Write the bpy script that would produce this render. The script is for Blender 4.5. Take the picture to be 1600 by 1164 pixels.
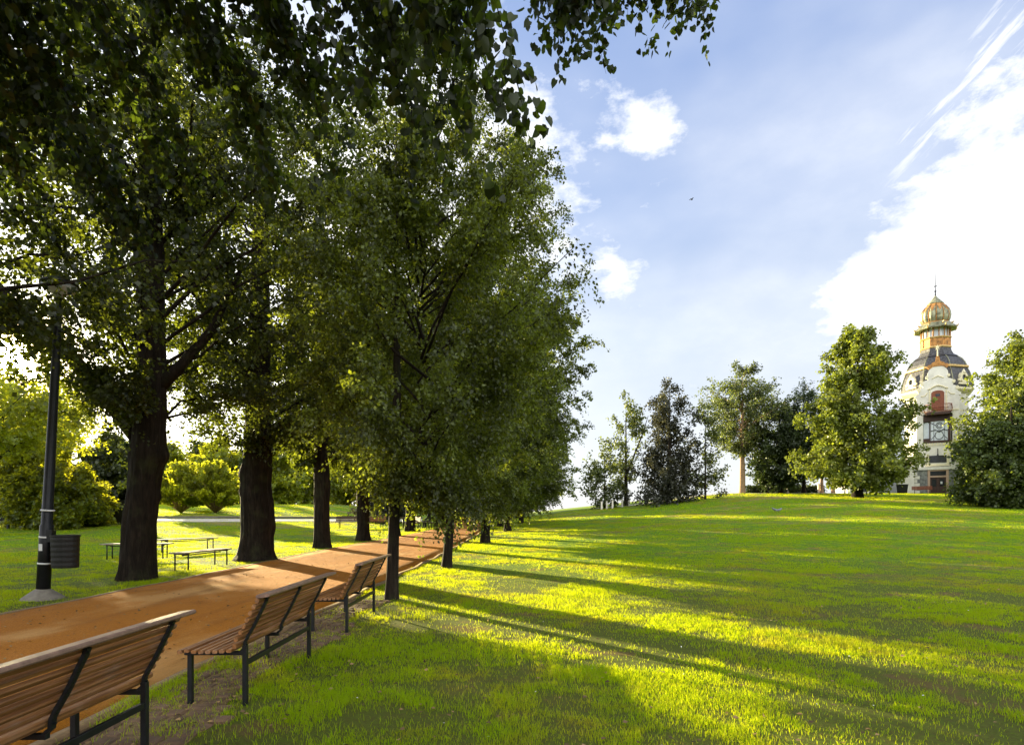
import bpy, math, random
import numpy as np
from mathutils import Vector, Matrix
for o in list(bpy.data.objects): bpy.data.objects.remove(o)
C = bpy.context.scene.collection
R = math.radians
# ------------------------------------------------------------------ camera, world, sun, exposure
F, CX, HY, EYE = 900.0, 800.0, 803.0, 1.5           # focal length in photo pixels, centre column, horizon row, eye height
cam = bpy.data.objects.new('camera', bpy.data.cameras.new('camera')); C.objects.link(cam)
cam.location = (0, 0, EYE); cam.rotation_euler = (R(90), 0, 0)
cam.data.sensor_width = 36; cam.data.lens = 36 * F / 1600
cam.data.shift_y = (HY - 582) / 1600; cam.data.clip_start = .05; cam.data.clip_end = 6000
bpy.context.scene.camera = cam
SUN_AZ, SUN_EL = R(-41.0), R(11.4)
SD = Vector((math.sin(SUN_AZ) * math.cos(SUN_EL), math.cos(SUN_AZ) * math.cos(SUN_EL), math.sin(SUN_EL)))
sl = bpy.data.lights.new('sun', 'SUN'); sl.energy = 5.0; sl.angle = R(.5); sl.color = (1, .83, .46)
so = bpy.data.objects.new('sun', sl); C.objects.link(so); so.rotation_euler = (-SD).to_track_quat('-Z', 'Y').to_euler()
vs = bpy.context.scene.view_settings
vs.view_transform = 'Standard'; vs.look = 'None'; vs.gamma = 1; vs.exposure = 2.05
W = bpy.data.worlds.new('World'); bpy.context.scene.world = W; W.use_nodes = True
cy = bpy.context.scene.cycles
cy.max_bounces = 7; cy.diffuse_bounces = 3; cy.glossy_bounces = 2; cy.transmission_bounces = 4; cy.transparent_max_bounces = 4
cy.caustics_reflective = False; cy.caustics_refractive = False
wn = W.node_tree; wn.nodes.clear()
class NT:
    def __init__(s, t): s.t = t
    def n(s, k, **kw):
        x = s.t.nodes.new(k)
        for a, b in kw.items(): setattr(x, a, b)
        return x
    def put(s, sock, v):
        if isinstance(v, bpy.types.NodeSocket): s.t.links.new(v, sock)
        else: sock.default_value = v
    def math(s, op, a, b=0.0, c=None, clamp=False):
        x = s.n('ShaderNodeMath', operation=op, use_clamp=clamp); s.put(x.inputs[0], a); s.put(x.inputs[1], b)
        if c is not None: s.put(x.inputs[2], c)
        return x.outputs[0]
    def vm(s, op, a, b=(0, 0, 0)):
        x = s.n('ShaderNodeVectorMath', operation=op); s.put(x.inputs[0], a); s.put(x.inputs[1], b)
        return x.outputs['Value'] if op == 'DOT_PRODUCT' else x.outputs[0]
    def noise(s, vec, scale, detail=4, rough=.5, out='Fac', dist=0):
        x = s.n('ShaderNodeTexNoise'); s.put(x.inputs['Vector'], vec); x.inputs['Scale'].default_value = scale
        x.inputs['Detail'].default_value = detail; x.inputs['Roughness'].default_value = rough; x.inputs['Distortion'].default_value = dist
        return x.outputs[out]
    def ramp(s, f, pts, interp='LINEAR'):
        x = s.n('ShaderNodeValToRGB'); s.put(x.inputs[0], f); e = x.color_ramp; e.interpolation = interp
        while len(e.elements) < len(pts): e.elements.new(.5)
        for q, (p, c) in zip(e.elements, pts): q.position = p; q.color = (*c, 1) if len(c) == 3 else c
        return x.outputs[0]
    def mix(s, f, a, b, blend='MIX'):
        x = s.n('ShaderNodeMix', data_type='RGBA', blend_type=blend); s.put(x.inputs[0], f)
        s.put(x.inputs[6], a if not isinstance(a, tuple) else (*a[:3], 1)); s.put(x.inputs[7], b if not isinstance(b, tuple) else (*b[:3], 1))
        return x.outputs[2]
    def map(s, v, a, b, c=0., d=1.):
        x = s.n('ShaderNodeMapRange', interpolation_type='SMOOTHSTEP'); s.put(x.inputs[0], v)
        for i, q in enumerate((a, b, c, d)): x.inputs[i + 1].default_value = q
        return x.outputs[0]
w = NT(wn)
sky = w.n('ShaderNodeTexSky', sky_type='NISHITA'); sky.sun_disc = False; sky.sun_elevation = SUN_EL; sky.sun_rotation = SUN_AZ
sky.air_density = 1.0; sky.dust_density = .6; sky.ozone_density = 1.4
D = w.vm('NORMALIZE', w.n('ShaderNodeTexCoord').outputs['Generated'])
sep = w.n('ShaderNodeSeparateXYZ'); w.put(sep.inputs[0], D); dz = sep.outputs[2]
def dirp(px, py): return Vector(((px - CX) / F, 1, (HY - py) / F)).normalized()
def blob(px, py, deg):
    d = w.vm('DOT_PRODUCT', D, tuple(dirp(px, py)))
    return w.map(d, math.cos(R(deg)), 1.0)
# blue gradient measured on clear evening air, mixed with the physical sky
grad = w.ramp(dz, [(0, (4.5, 4.7, 5.0)), (.10, (4.5, 4.7, 5.0)), (.28, (3.3, 3.85, 4.8)), (.45, (2.2, 2.9, 4.5)), (.65, (1.6, 2.3, 4.1)), (1, (1.4, 2.0, 3.8))])
col = w.mix(.85, sky.outputs[0], grad)
back = w.math('MULTIPLY', w.map(sep.outputs[1], .05, -.6), w.map(dz, .02, .35))      # bright white sky added behind the camera to fill the shade
stretch = w.vm('MULTIPLY', D, (1, 1, 1.9))
nz = w.noise(stretch, 5.0, 9, .58, dist=.3)
nf = w.noise(stretch, 17.0, 9, .66)
body = w.math('ADD', w.math('MULTIPLY', nz, 2.7), w.math('MULTIPLY', nf, 2.2)); body = w.math('SUBTRACT', body, 2.42)
bias = None
for px, py, dg, wt in [(1730, 360, 18, .95), (1510, 500, 12, .55), (1620, 450, 14, .45), (1370, 515, 8, .42), (1010, 235, 5.6, .52), (985, 165, 4.6, .45), (1050, 190, 3.2, .3),
                       (900, 250, 5, .18), (840, 330, 9, .42), (790, 150, 8, .3), (940, 390, 5.5, .42), (985, 460, 3.4, .4), (660, 300, 15, .7), (500, 420, 24, .6), (970, 555, 2, .25), (1295, 455, 2.2, .35)]:
    t = w.math('MULTIPLY', blob(px, py, dg), wt)
    bias = t if bias is None else w.math('ADD', bias, t)
cl = w.map(w.math('ADD', body, bias), .40, 1.30)
# faint diagonal streaks high on the right
cdir = dirp(1540, 105); ax = (dirp(1600, 40) - dirp(1470, 180)).normalized(); bx_ = cdir.cross(ax).normalized()
ua = w.vm('DOT_PRODUCT', D, tuple(ax)); ub = w.math('SUBTRACT', w.vm('DOT_PRODUCT', D, tuple(bx_)), cdir.dot(bx_))
cmb = w.n('ShaderNodeCombineXYZ'); w.put(cmb.inputs[0], w.math('MULTIPLY', ua, 3.0)); w.put(cmb.inputs[1], w.math('MULTIPLY', ub, 22.0))
st = w.math('MULTIPLY', w.map(w.noise(cmb.outputs[0], 2.6, 6, .6), .42, .66), w.math('MULTIPLY', blob(1545, 100, 11), w.map(w.math('ABSOLUTE', ub), .085, .0)))
cl = w.math('MAXIMUM', cl, w.math('MULTIPLY', st, 1.0), clamp=True)
veil = w.math('MULTIPLY', w.map(w.noise(stretch, 1.7, 4, .5), .40, .75), .45)
cl = w.math('MAXIMUM', cl, veil)
fluff = w.mix(w.map(w.noise(stretch, 9, 6, .6), .3, .75), (5.0, 5.2, 5.6), (6.4, 6.4, 6.3))
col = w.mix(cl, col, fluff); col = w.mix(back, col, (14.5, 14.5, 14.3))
gd = w.math('MAXIMUM', w.vm('DOT_PRODUCT', D, tuple(SD)), 0.0)
g1 = w.math('MULTIPLY', w.math('POWER', gd, 11.0), 11.0)
g2 = w.math('MULTIPLY', w.math('POWER', gd, 900.0), 160.0)
gl = w.n('ShaderNodeVectorMath', operation='SCALE'); gl.inputs[0].default_value = (1, .93, .78); w.put(gl.inputs['Scale'], g1)
gl2 = w.n('ShaderNodeVectorMath', operation='SCALE'); gl2.inputs[0].default_value = (1, .70, .32); w.put(gl2.inputs['Scale'], g2)
g3 = w.n('ShaderNodeVectorMath', operation='SCALE'); g3.inputs[0].default_value = (1, .9, .7); w.put(g3.inputs['Scale'], w.math('MULTIPLY', w.math('POWER', gd, 9000.0), 900.0))
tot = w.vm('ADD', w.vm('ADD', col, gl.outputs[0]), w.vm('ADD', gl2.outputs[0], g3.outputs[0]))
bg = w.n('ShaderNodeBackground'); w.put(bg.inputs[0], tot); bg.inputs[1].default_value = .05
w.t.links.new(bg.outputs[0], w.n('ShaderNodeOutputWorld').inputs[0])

# ------------------------------------------------------------------ terrain
def sstep(a, b, x): t = np.clip((x - a) / (b - a), 0, 1); return t * t * (3 - 2 * t)
def terr(X, Y):
    X = np.asarray(X, float); Y = np.asarray(Y, float)
    s = 3.0 * np.log1p(np.exp(np.clip((Y - 18) / 3.0, -30, 30)))
    s = s - 3.0 * np.log1p(np.exp(np.clip((s - 50) / 3.0, -30, 300)))
    b = .020 + .035 * sstep(-10, -24, X) + .026 * sstep(-2, 12, X) + .036 * sstep(9, 27, X)
    return s * b
def tz(x, y): return float(terr(x, y))
def at(px, py, ymax=None):
    """the point of the terrain that the photo shows at this pixel"""
    ymax = ymax or (130. if px < 905 else 67.)
    Y = np.linspace(2, ymax, 6000); X = (px - CX) / F * Y
    d = EYE + (HY - py) / F * Y - terr(X, Y)
    i = np.argmax(d <= 0) if (d <= 0).any() else len(Y) - 1
    return float(X[i]), float(Y[i]), tz(X[i], Y[i])
def vnoise(x, y, seed=0):
    x = np.asarray(x, float); y = np.asarray(y, float)
    def h(i, j): v = np.sin(i * 127.1 + j * 311.7 + seed * 74.7) * 43758.5453; return v - np.floor(v)
    i, j = np.floor(x), np.floor(y); u, v = x - i, y - j; u = u * u * (3 - 2 * u); v = v * v * (3 - 2 * v)
    return (h(i, j) * (1 - u) + h(i + 1, j) * u) * (1 - v) + (h(i, j + 1) * (1 - u) + h(i + 1, j + 1) * u) * v

# ------------------------------------------------------------------ materials
def mat(name, fn):
    m = bpy.data.materials.new(name); m.use_nodes = True; t = m.node_tree; t.nodes.clear(); k = NT(t)
    out = t.nodes.new('ShaderNodeOutputMaterial'); t.links.new(fn(k), out.inputs[0]); return m
def principled(k, col, rough=.6, metal=0., bump=None, bstr=.3, bdist=.02, spec=.4):
    p = k.n('ShaderNodeBsdfPrincipled'); k.put(p.inputs['Base Color'], col if not isinstance(col, tuple) else (*col[:3], 1))
    k.put(p.inputs['Roughness'], rough); p.inputs['Metallic'].default_value = metal; p.inputs['Specular IOR Level'].default_value = spec
    if bump is not None:
        b = k.n('ShaderNodeBump'); b.inputs['Strength'].default_value = bstr; b.inputs['Distance'].default_value = bdist
        k.put(b.inputs['Height'], bump); k.put(p.inputs['Normal'], b.outputs[0])
    return p.outputs[0]
def oc(k): return k.n('ShaderNodeTexCoord').outputs['Object']
def simple(name, c, rough=.6, metal=0., var=.25, scale=8., bstr=.2, bdist=.01):
    def fn(k):
        v = oc(k); n = k.noise(v, scale, 6, .6)
        a = tuple(x * (1 - var) for x in c); b = tuple(min(1, x * (1 + var)) for x in c)
        return principled(k, k.ramp(n, [(.3, a), (.7, b)]), rough, metal, n, bstr, bdist)
    return mat(name, fn)
def leafmat(name, dcol, tcol, var=.35, tr=.5, rough=.45, patch=.5, pv=.25):
    def fn(k):
        g = k.n('ShaderNodeNewGeometry'); r = g.outputs['Random Per Island']
        pn = k.map(k.noise(oc(k), patch, 3, .5), .35, .65, 1 - pv, 1 + pv)
        f = k.math('MULTIPLY', k.math('ADD', k.math('MULTIPLY', r, 2 * var), 1 - var), pn)
        def sc(c):
            x = k.n('ShaderNodeVectorMath', operation='SCALE'); x.inputs[0].default_value = c; k.put(x.inputs['Scale'], f); return x.outputs[0]
        d = k.n('ShaderNodeBsdfDiffuse'); k.put(d.inputs[0], sc(dcol))
        t = k.n('ShaderNodeBsdfTranslucent'); k.put(t.inputs[0], sc(tcol))
        m = k.n('ShaderNodeMixShader'); m.inputs[0].default_value = tr; k.t.links.new(d.outputs[0], m.inputs[1]); k.t.links.new(t.outputs[0], m.inputs[2])
        gs = k.n('ShaderNodeBsdfGlossy'); gs.inputs['Roughness'].default_value = rough; gs.inputs[0].default_value = (.8, .85, .75, 1)
        m2 = k.n('ShaderNodeMixShader'); m2.inputs[0].default_value = .035; k.t.links.new(m.outputs[0], m2.inputs[1]); k.t.links.new(gs.outputs[0], m2.inputs[2])
        return m2.outputs[0]
    return mat(name, fn)
M = {}
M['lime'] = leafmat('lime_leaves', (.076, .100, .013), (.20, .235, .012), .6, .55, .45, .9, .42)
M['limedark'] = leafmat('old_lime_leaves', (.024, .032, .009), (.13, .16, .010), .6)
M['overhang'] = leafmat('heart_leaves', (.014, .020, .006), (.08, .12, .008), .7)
M['bright'] = leafmat('bright_leaves', (.12, .16, .02), (.55, .56, .02), .35, .62)
M['chestnut'] = leafmat('maple_leaves', (.15, .185, .026), (.21, .25, .018), .45)
M['shrub'] = leafmat('shrub_leaves', (.045, .07, .010), (.62, .62, .02), .4, .55)
M['darkgreen'] = leafmat('dark_leaves', (.040, .060, .020), (.06, .09, .015), .4)
M['copper'] = leafmat('copper_beech_leaves', (.032, .034, .020), (.05, .05, .02), .4)
M['pale'] = leafmat('pale_leaves', (.075, .095, .028), (.15, .185, .035), .45)
M['yew'] = leafmat('yew_leaves', (.065, .095, .016), (.12, .15, .012), .45)
M['pine'] = leafmat('pine_needles', (.035, .055, .022), (.03, .05, .015), .4, .3)
def grassm(k):
    g = k.n('ShaderNodeNewGeometry'); r = g.outputs['Random Per Island']; pos = g.outputs['Position']
    p1 = k.noise(pos, .35, 5, .6); p2 = k.noise(pos, 2.5, 4, .6)
    dry = k.map(k.math('ADD', k.math('MULTIPLY', p1, .6), k.math('MULTIPLY', p2, .4)), .47, .66)
    base = k.mix(r, (.115, .265, .006), (.24, .41, .010)); base = k.mix(k.map(k.noise(pos, 5, 3, .5), .55, .72, 0, .5), base, (.06, .17, .008)); base = k.mix(k.math('MULTIPLY', dry, .85), base, (.27, .21, .045))
    base = k.mix(k.math('GREATER_THAN', r, .94), base, (.34, .28, .09))
    tcol = k.mix(k.math('MULTIPLY', dry, .6), (.66, .72, .010), (.66, .52, .02))
    d = k.n('ShaderNodeBsdfDiffuse'); k.put(d.inputs[0], base); t = k.n('ShaderNodeBsdfTranslucent'); k.put(t.inputs[0], tcol)
    m = k.n('ShaderNodeMixShader'); m.inputs[0].default_value = .55; k.t.links.new(d.outputs[0], m.inputs[1]); k.t.links.new(t.outputs[0], m.inputs[2])
    return m.outputs[0]
M['grass'] = mat('grass_blades', grassm)
def groundm(k):
    pos = k.n('ShaderNodeNewGeometry').outputs['Position']
    a = k.noise(pos, .35, 5, .6); b = k.noise(pos, 2.5, 4, .6); c = k.noise(pos, 24, 5, .7); big = k.noise(k.vm('MULTIPLY', pos, (.06, .16, 0)), 1.6, 5, .55)
    dry = k.map(k.math('ADD', k.math('MULTIPLY', a, .6), k.math('MULTIPLY', b, .4)), .50, .66)
    base = k.mix(k.map(c, .3, .7), (.05, .12, .005), (.17, .29, .008))
    base = k.mix(k.math('MULTIPLY', dry, .8), base, (.24, .19, .05))
    s = k.n('ShaderNodeSeparateXYZ'); k.put(s.inputs[0], pos); worn = k.map(k.noise(pos, .9, 4, .6), .56, .66)
    base = k.mix(k.math('MULTIPLY', k.map(big, .50, .64, 0, .8), k.map(s.outputs[1], 22, 40)), base, (.26, .19, .07))
    soil = k.mix(k.map(c, .3, .7), (.12, .09, .03), (.10, .12, .02))
    near = k.math('MULTIPLY', k.map(s.outputs[1], 22, 8), .75)
    base = k.mix(near, base, soil); base = k.mix(k.math('MULTIPLY', worn, .7), base, (.17, .11, .045))
    return principled(k, base, .9, 0, k.noise(pos, 30, 6, .75), 1., .05, .1)
M['ground'] = mat('lawn_ground', groundm)
def pathm(k):
    pos = k.n('ShaderNodeNewGeometry').outputs['Position']
    f = k.noise(pos, 120, 3, .7); m_ = k.noise(pos, 1.3, 6, .6); l = k.noise(k.vm('MULTIPLY', pos, (1, .45, 1)), .7, 5, .55)
    c = k.mix(k.map(f, .3, .7), (.23, .078, .005), (.54, .205, .016))
    c = k.mix(k.map(l, .5, .68, 0, .45), c, (.66, .42, .17)); c = k.mix(k.map(m_, .52, .75, 0, .5), c, (.20, .070, .012))
    tr_ = k.noise(k.vm('MULTIPLY', pos, (3.2, .12, 1)), 1.0, 4, .6); c = k.mix(k.map(tr_, .52, .68, 0, .35), c, (.14, .05, .010))
    grit = k.noise(pos, 34, 4, .8); c = k.mix(k.map(grit, .56, .70, 0, .6), c, (.12, .045, .010)); c = k.mix(k.map(grit, .42, .32, 0, .5), c, (.62, .30, .09))
    v = k.n('ShaderNodeTexVoronoi'); k.put(v.inputs['Vector'], pos); v.inputs['Scale'].default_value = 26
    dots = k.map(v.outputs['Distance'], .09, .05); pick = k.math('GREATER_THAN', k.noise(pos, 9, 2, .5), .56)
    c = k.mix(k.math('MULTIPLY', k.math('MULTIPLY', dots, pick), .7), c, (.09, .05, .02))
    h = k.math('ADD', k.math('MULTIPLY', f, .5), k.math('MULTIPLY', m_, 1.4))
    return principled(k, c, .9, 0, h, 1., .03, .15)
M['path'] = mat('orange_gravel', pathm)
M['palepath'] = simple('pale_paving', (.55, .50, .42), .9, 0, .12, 3)
M['dust'] = simple('pale_edge_stone', (.19, .12, .055), .9, 0, .3, 20)
M['cobble'] = simple('cobble_stone', (.11, .065, .035), .8, 0, .45, 5, .5, .02)
M['soil'] = simple('soil', (.17, .11, .045), .95, 0, .4, 20, 1, .03)
def barkm(k):
    v = oc(k); s = k.vm('MULTIPLY', v, (9, 9, 1.3)); n = k.noise(s, 1.6, 7, .65, dist=.6); g = k.noise(v, 2.2, 4, .6)
    c = k.ramp(n, [(.3, (.006, .004, .003)), (.55, (.020, .014, .009)), (.75, (.050, .037, .025))]); c = k.mix(k.map(g, .5, .75, 0, .45), c, (.05, .06, .02))
    return principled(k, c, .9, 0, n, 1., .06, .2)
M['bark'] = mat('furrowed_bark', barkm)
M['tanbark'] = simple('tan_bark', (.34, .22, .13), .9, 0, .3, 6, .6, .04)
def woodm(k):
    v = oc(k); n = k.noise(k.vm('MULTIPLY', v, (60, 1.6, 60)), 1.0, 6, .6, dist=.4); b = k.noise(v, 3, 3, .6); fine = k.noise(k.vm('MULTIPLY', v, (240, 8, 240)), 1.0, 2, .6)
    r = k.n('ShaderNodeNewGeometry').outputs['Random Per Island']
    c = k.ramp(n, [(.28, (.060, .022, .007)), (.5, (.20, .080, .022)), (.72, (.34, .160, .050))])
    x = k.n('ShaderNodeVectorMath', operation='SCALE'); k.put(x.inputs[0], c); k.put(x.inputs['Scale'], k.math('ADD', k.math('MULTIPLY', r, .45), .80)); c = x.outputs[0]
    c = k.mix(k.map(b, .5, .8, 0, .4), c, (.34, .25, .18))
    c = k.mix(k.map(fine, .62, .72, 0, .6), c, (.06, .03, .015))
    return principled(k, c, .5, 0, n, .4, .004, .4)
M['wood'] = mat('weathered_bench_wood', woodm)
M['railwood'] = simple('worn_rail_wood', (.19, .115, .085), .45, 0, .35, 22, .5, .003)
M['iron'] = simple('dark_painted_iron', (.009, .010, .012), .42, .2, .35, 14, .15, .002)
M['bin'] = simple('black_bin_steel', (.010, .010, .009), .55, .2, .3, 10)
M['greywood'] = simple('grey_bench_wood', (.26, .21, .16), .7, 0, .25, 12)
M['greywood_dark'] = simple('dark_bench_wood', (.09, .055, .035), .7, 0, .25, 12)
M['white'] = simple('white_render', (.74, .72, .64), .85, 0, .16, .9, .4)
M['stonewhite'] = simple('pale_quoin_stone', (.74, .72, .64), .8, 0, .1, 3)
M['stonegrey'] = simple('rough_grey_stone', (.19, .20, .19), .9, 0, .6, 3.5, 1., .06)
M['slate'] = simple('slate_roof', (.055, .055, .06), .55, .05, .9, 4.5, .8, .05)
M['copperroof'] = simple('weathered_copper', (.40, .19, .05), .6, .2, .65, 2.2)
M['verdigris'] = simple('verdigris_copper', (.24, .24, .15), .45, .3, .75, 2.5)
M['gold'] = simple('gilded_trim', (.52, .36, .13), .5, .3, .35, 4)
M['cream'] = simple('cream_trim', (.74, .68, .46), .6, 0, .1, 3)
M['glassdark'] = simple('dark_window_glass', (.025, .028, .03), .15, 0, .4, 2, .0)
M['glasspale'] = simple('pale_window_glass', (.62, .68, .72), .15, 0, .1, 3, .0)
M['doorwood'] = simple('red_brown_door', (.20, .055, .02), .5, 0, .3, 3)
M['darkdoor'] = simple('dark_brown_door', (.045, .018, .010), .5, 0, .4, 3)
M['pinkstone'] = simple('pink_door_stone', (.50, .35, .25), .7, 0, .12, 4)
M['greydoor'] = simple('grey_board_door', (.27, .28, .29), .7, 0, .1, 2)
M['concrete'] = simple('concrete', (.20, .18, .15), .9, 0, .2, 12)
M['whitepost'] = simple('white_painted_post', (.72, .68, .6), .7, 0, .1, 8)
M['sticker'] = simple('pale_sticker', (.65, .66, .66), .5, 0, .05, 8)
M['lampglass'] = simple('lamp_glass', (.55, .57, .6), .2, 0, .1, 8)
M['cloth'] = simple('dark_jacket_cloth', (.016, .018, .024), .9, 0, .2, 20)
M['skin'] = simple('skin', (.45, .26, .18), .6, 0, .05, 10)
M['hair'] = simple('dark_hair', (.02, .014, .01), .6, 0, .3, 40)
M['feather'] = simple('grey_feathers', (.16, .17, .19), .7, 0, .5, 20)
M['birddark'] = simple('black_feathers', (.02, .02, .02), .7, 0, .3, 20)

# ------------------------------------------------------------------ builders
def tag(o, label=None, cat=None, group=None, kind=None):
    if label: o['label'] = label
    if cat: o['category'] = cat
    if group: o['group'] = group
    if kind: o['kind'] = kind
    return o
def empty(name, loc, rz=0, **kw):
    o = bpy.data.objects.new(name, None); C.objects.link(o); o.location = loc; o.rotation_euler = (0, 0, rz); o.empty_display_size = .2
    return tag(o, **kw)
def link(name, me, m, parent=None, smooth=False):
    o = bpy.data.objects.new(name, me); C.objects.link(o); me.materials.append(m) if m and not me.materials else None
    if smooth: me.shade_smooth()
    if parent: o.parent = parent
    return o
def copy_tree(o, parent=None):
    c = o.copy(); C.objects.link(c)
    if parent: c.parent = parent
    for ch in [x for x in C.objects if x.parent == o]: copy_tree(ch, c)
    return c
class MB:
    def __init__(s): s.v = []; s.f = []
    def add(s, vs, fs): b = len(s.v); s.v += [tuple(v) for v in vs]; s.f += [tuple(i + b for i in f) for f in fs]; return s
    def box(s, x0, x1, y0, y1, z0, z1, rz=0, o=(0, 0, 0), ry=0, rx=0):
        c = Vector(((x0 + x1) / 2, (y0 + y1) / 2, (z0 + z1) / 2)); h = Vector(((x1 - x0) / 2, (y1 - y0) / 2, (z1 - z0) / 2))
        rot = Matrix.Rotation(rz, 3, 'Z') @ Matrix.Rotation(ry, 3, 'Y') @ Matrix.Rotation(rx, 3, 'X'); V_ = []
        bv = min(h) * .18
        for sx, sy, sz in [(-1, -1, -1), (1, -1, -1), (1, 1, -1), (-1, 1, -1), (-1, -1, 1), (1, -1, 1), (1, 1, 1), (-1, 1, 1)]:
            V_.append(rot @ Vector((sx * h.x, sy * h.y, sz * h.z)) + c + Vector(o))
        return s.add(V_, [(0, 3, 2, 1), (4, 5, 6, 7), (0, 1, 5, 4), (1, 2, 6, 5), (2, 3, 7, 6), (3, 0, 4, 7)])
    def tube(s, pts, rad, n=8, cap=True, wob=0, seed=0):
        pts = [Vector(p) for p in pts]; rs = rad if isinstance(rad, (list, tuple)) else [rad] * len(pts); V_ = []; fs = []; u = None; rr = random.Random(seed)
        for i, p in enumerate(pts):
            t = (pts[min(i + 1, len(pts) - 1)] - pts[max(i - 1, 0)]).normalized()
            if u is None: u = t.orthogonal().normalized()
            u = (u - t * u.dot(t)).normalized(); v = t.cross(u)
            for j in range(n):
                a = 2 * math.pi * j / n; q = rs[i] * (1 + (wob * (rr.random() - .5) if wob else 0)); V_.append(p + (u * math.cos(a) + v * math.sin(a)) * q)
        for i in range(len(pts) - 1):
            for j in range(n): fs.append((i * n + j, i * n + (j + 1) % n, (i + 1) * n + (j + 1) % n, (i + 1) * n + j))
        if cap: fs += [tuple(range(n))[::-1], tuple((len(pts) - 1) * n + j for j in range(n))]
        return s.add(V_, fs)
    def lathe(s, prof, n=24, o=(0, 0, 0), ph=0, sx=1, sy=1, rib=0, cap=True):
        V_ = []; fs = []
        for r, z in prof:
            for j in range(n):
                a = 2 * math.pi * (j + ph) / n; q = r * (1 + rib * abs(math.sin(j * math.pi / rib_n)) if rib else 1)
                V_.append((o[0] + q * math.cos(a) * sx, o[1] + q * math.sin(a) * sy, o[2] + z))
        m = len(prof)
        for i in range(m - 1):
            for j in range(n): fs.append((i * n + j, i * n + (j + 1) % n, (i + 1) * n + (j + 1) % n, (i + 1) * n + j))
        if cap: fs += [tuple(range(n))[::-1], tuple((m - 1) * n + j for j in range(n))]
        return s.add(V_, fs)
    def prism(s, pts, y0, y1):                       # outline in x,z extruded along y
        n = len(pts); V_ = [(x, y0, z) for x, z in pts] + [(x, y1, z) for x, z in pts]
        return s.add(V_, [tuple(range(n)), tuple(range(2 * n - 1, n - 1, -1))] + [(i, i + n, (i + 1) % n + n, (i + 1) % n) for i in range(n)])
    def build(s, name, m, parent=None, smooth=False, bevel=0):
        me = bpy.data.meshes.new(name); me.from_pydata(s.v, [], s.f); me.validate(); me.update()
        o = link(name, me, m, parent, smooth)
        if bevel: b = o.modifiers.new('bevel', 'BEVEL'); b.width = bevel; b.segments = 2; b.limit_method = 'ANGLE'
        return o
def np_mesh(name, V_, faces_n, idx):                 # faces_n: sizes per face, idx: flat indices
    me = bpy.data.meshes.new(name); me.vertices.add(len(V_)); me.vertices.foreach_set('co', np.ascontiguousarray(V_, np.float32).ravel())
    me.loops.add(len(idx)); me.loops.foreach_set('vertex_index', np.ascontiguousarray(idx, np.int32))
    st_ = np.concatenate([[0], np.cumsum(faces_n)[:-1]]).astype(np.int32)
    me.polygons.add(len(faces_n)); me.polygons.foreach_set('loop_start', st_); me.polygons.foreach_set('loop_total', np.asarray(faces_n, np.int32))
    me.update(calc_edges=True); return me
def nrm(a): return a / np.maximum(np.linalg.norm(a, axis=1, keepdims=True), 1e-6)
def leaves_mesh(name, P, T, N, size, detail, rng):
    """one leaf per row: P base, T tip direction, N rough normal"""
    n = len(P); T = nrm(T); B = nrm(np.cross(T, N)); N = np.cross(B, T); L = (size * rng.uniform(.6, 1.2, n))[:, None]
    if detail == 2:      # heart-shaped, folded along the midrib
        sh = [(0, .06, 0), (.34, -.04, .05), (.50, .28, .09), (.36, .66, .06), (0, 1.05, -.12), (-.36, .66, .06), (-.50, .28, .09), (-.34, -.04, .05)]
        V_ = np.stack([P + L * (B * a * 1.0 + T * b + N * c) for a, b, c in sh], 1).reshape(-1, 3)
        b0 = (np.arange(n) * 8)[:, None]; idx = np.concatenate([b0 + np.array([[0, 1, 2, 3, 4]]), b0 + np.array([[0, 4, 5, 6, 7]])], 1).ravel(); fn = np.full(2 * n, 5)
    else:
        w_ = .36 if detail == 1 else .5
        sh = [(0, 0, 0), (w_, .42, .08), (0, 1.0, -.06), (-w_, .42, .08)]
        V_ = np.stack([P + L * (B * a + T * b + N * c) for a, b, c in sh], 1).reshape(-1, 3)
        if detail == 1:
            b0 = (np.arange(n) * 4)[:, None]; idx = np.concatenate([b0 + np.array([[0, 1, 2]]), b0 + np.array([[0, 2, 3]])], 1).ravel(); fn = np.full(2 * n, 3)
        else: idx = np.arange(4 * n); fn = np.full(n, 4)
    return np_mesh(name, V_, fn, idx)
def sprays(starts, dirs, rng, per, length, spread, droop, flat=.5):
    """leaves along short drooping twigs"""
    m = len(starts); u = rng.random((m, per)) ** .8; d = nrm(dirs)
    ln = (length * rng.uniform(.6, 1.3, m))[:, None]
    P = starts[:, None, :] + d[:, None, :] * (u * ln)[..., None]
    P[..., 2] -= droop * (u * ln) ** 2 / length
    P = P + rng.normal(0, spread, (m, per, 3)) * (1 - .4 * u[..., None])
    T = d[:, None, :] * .5 + rng.normal(0, .55, (m, per, 3)); T[..., 2] -= .55 + droop * .3
    N = rng.normal(0, 1 - flat, (m, per, 3)); N[..., 2] += flat; N += d[:, None, :] * .3
    return P.reshape(-1, 3), T.reshape(-1, 3), N.reshape(-1, 3)
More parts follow.
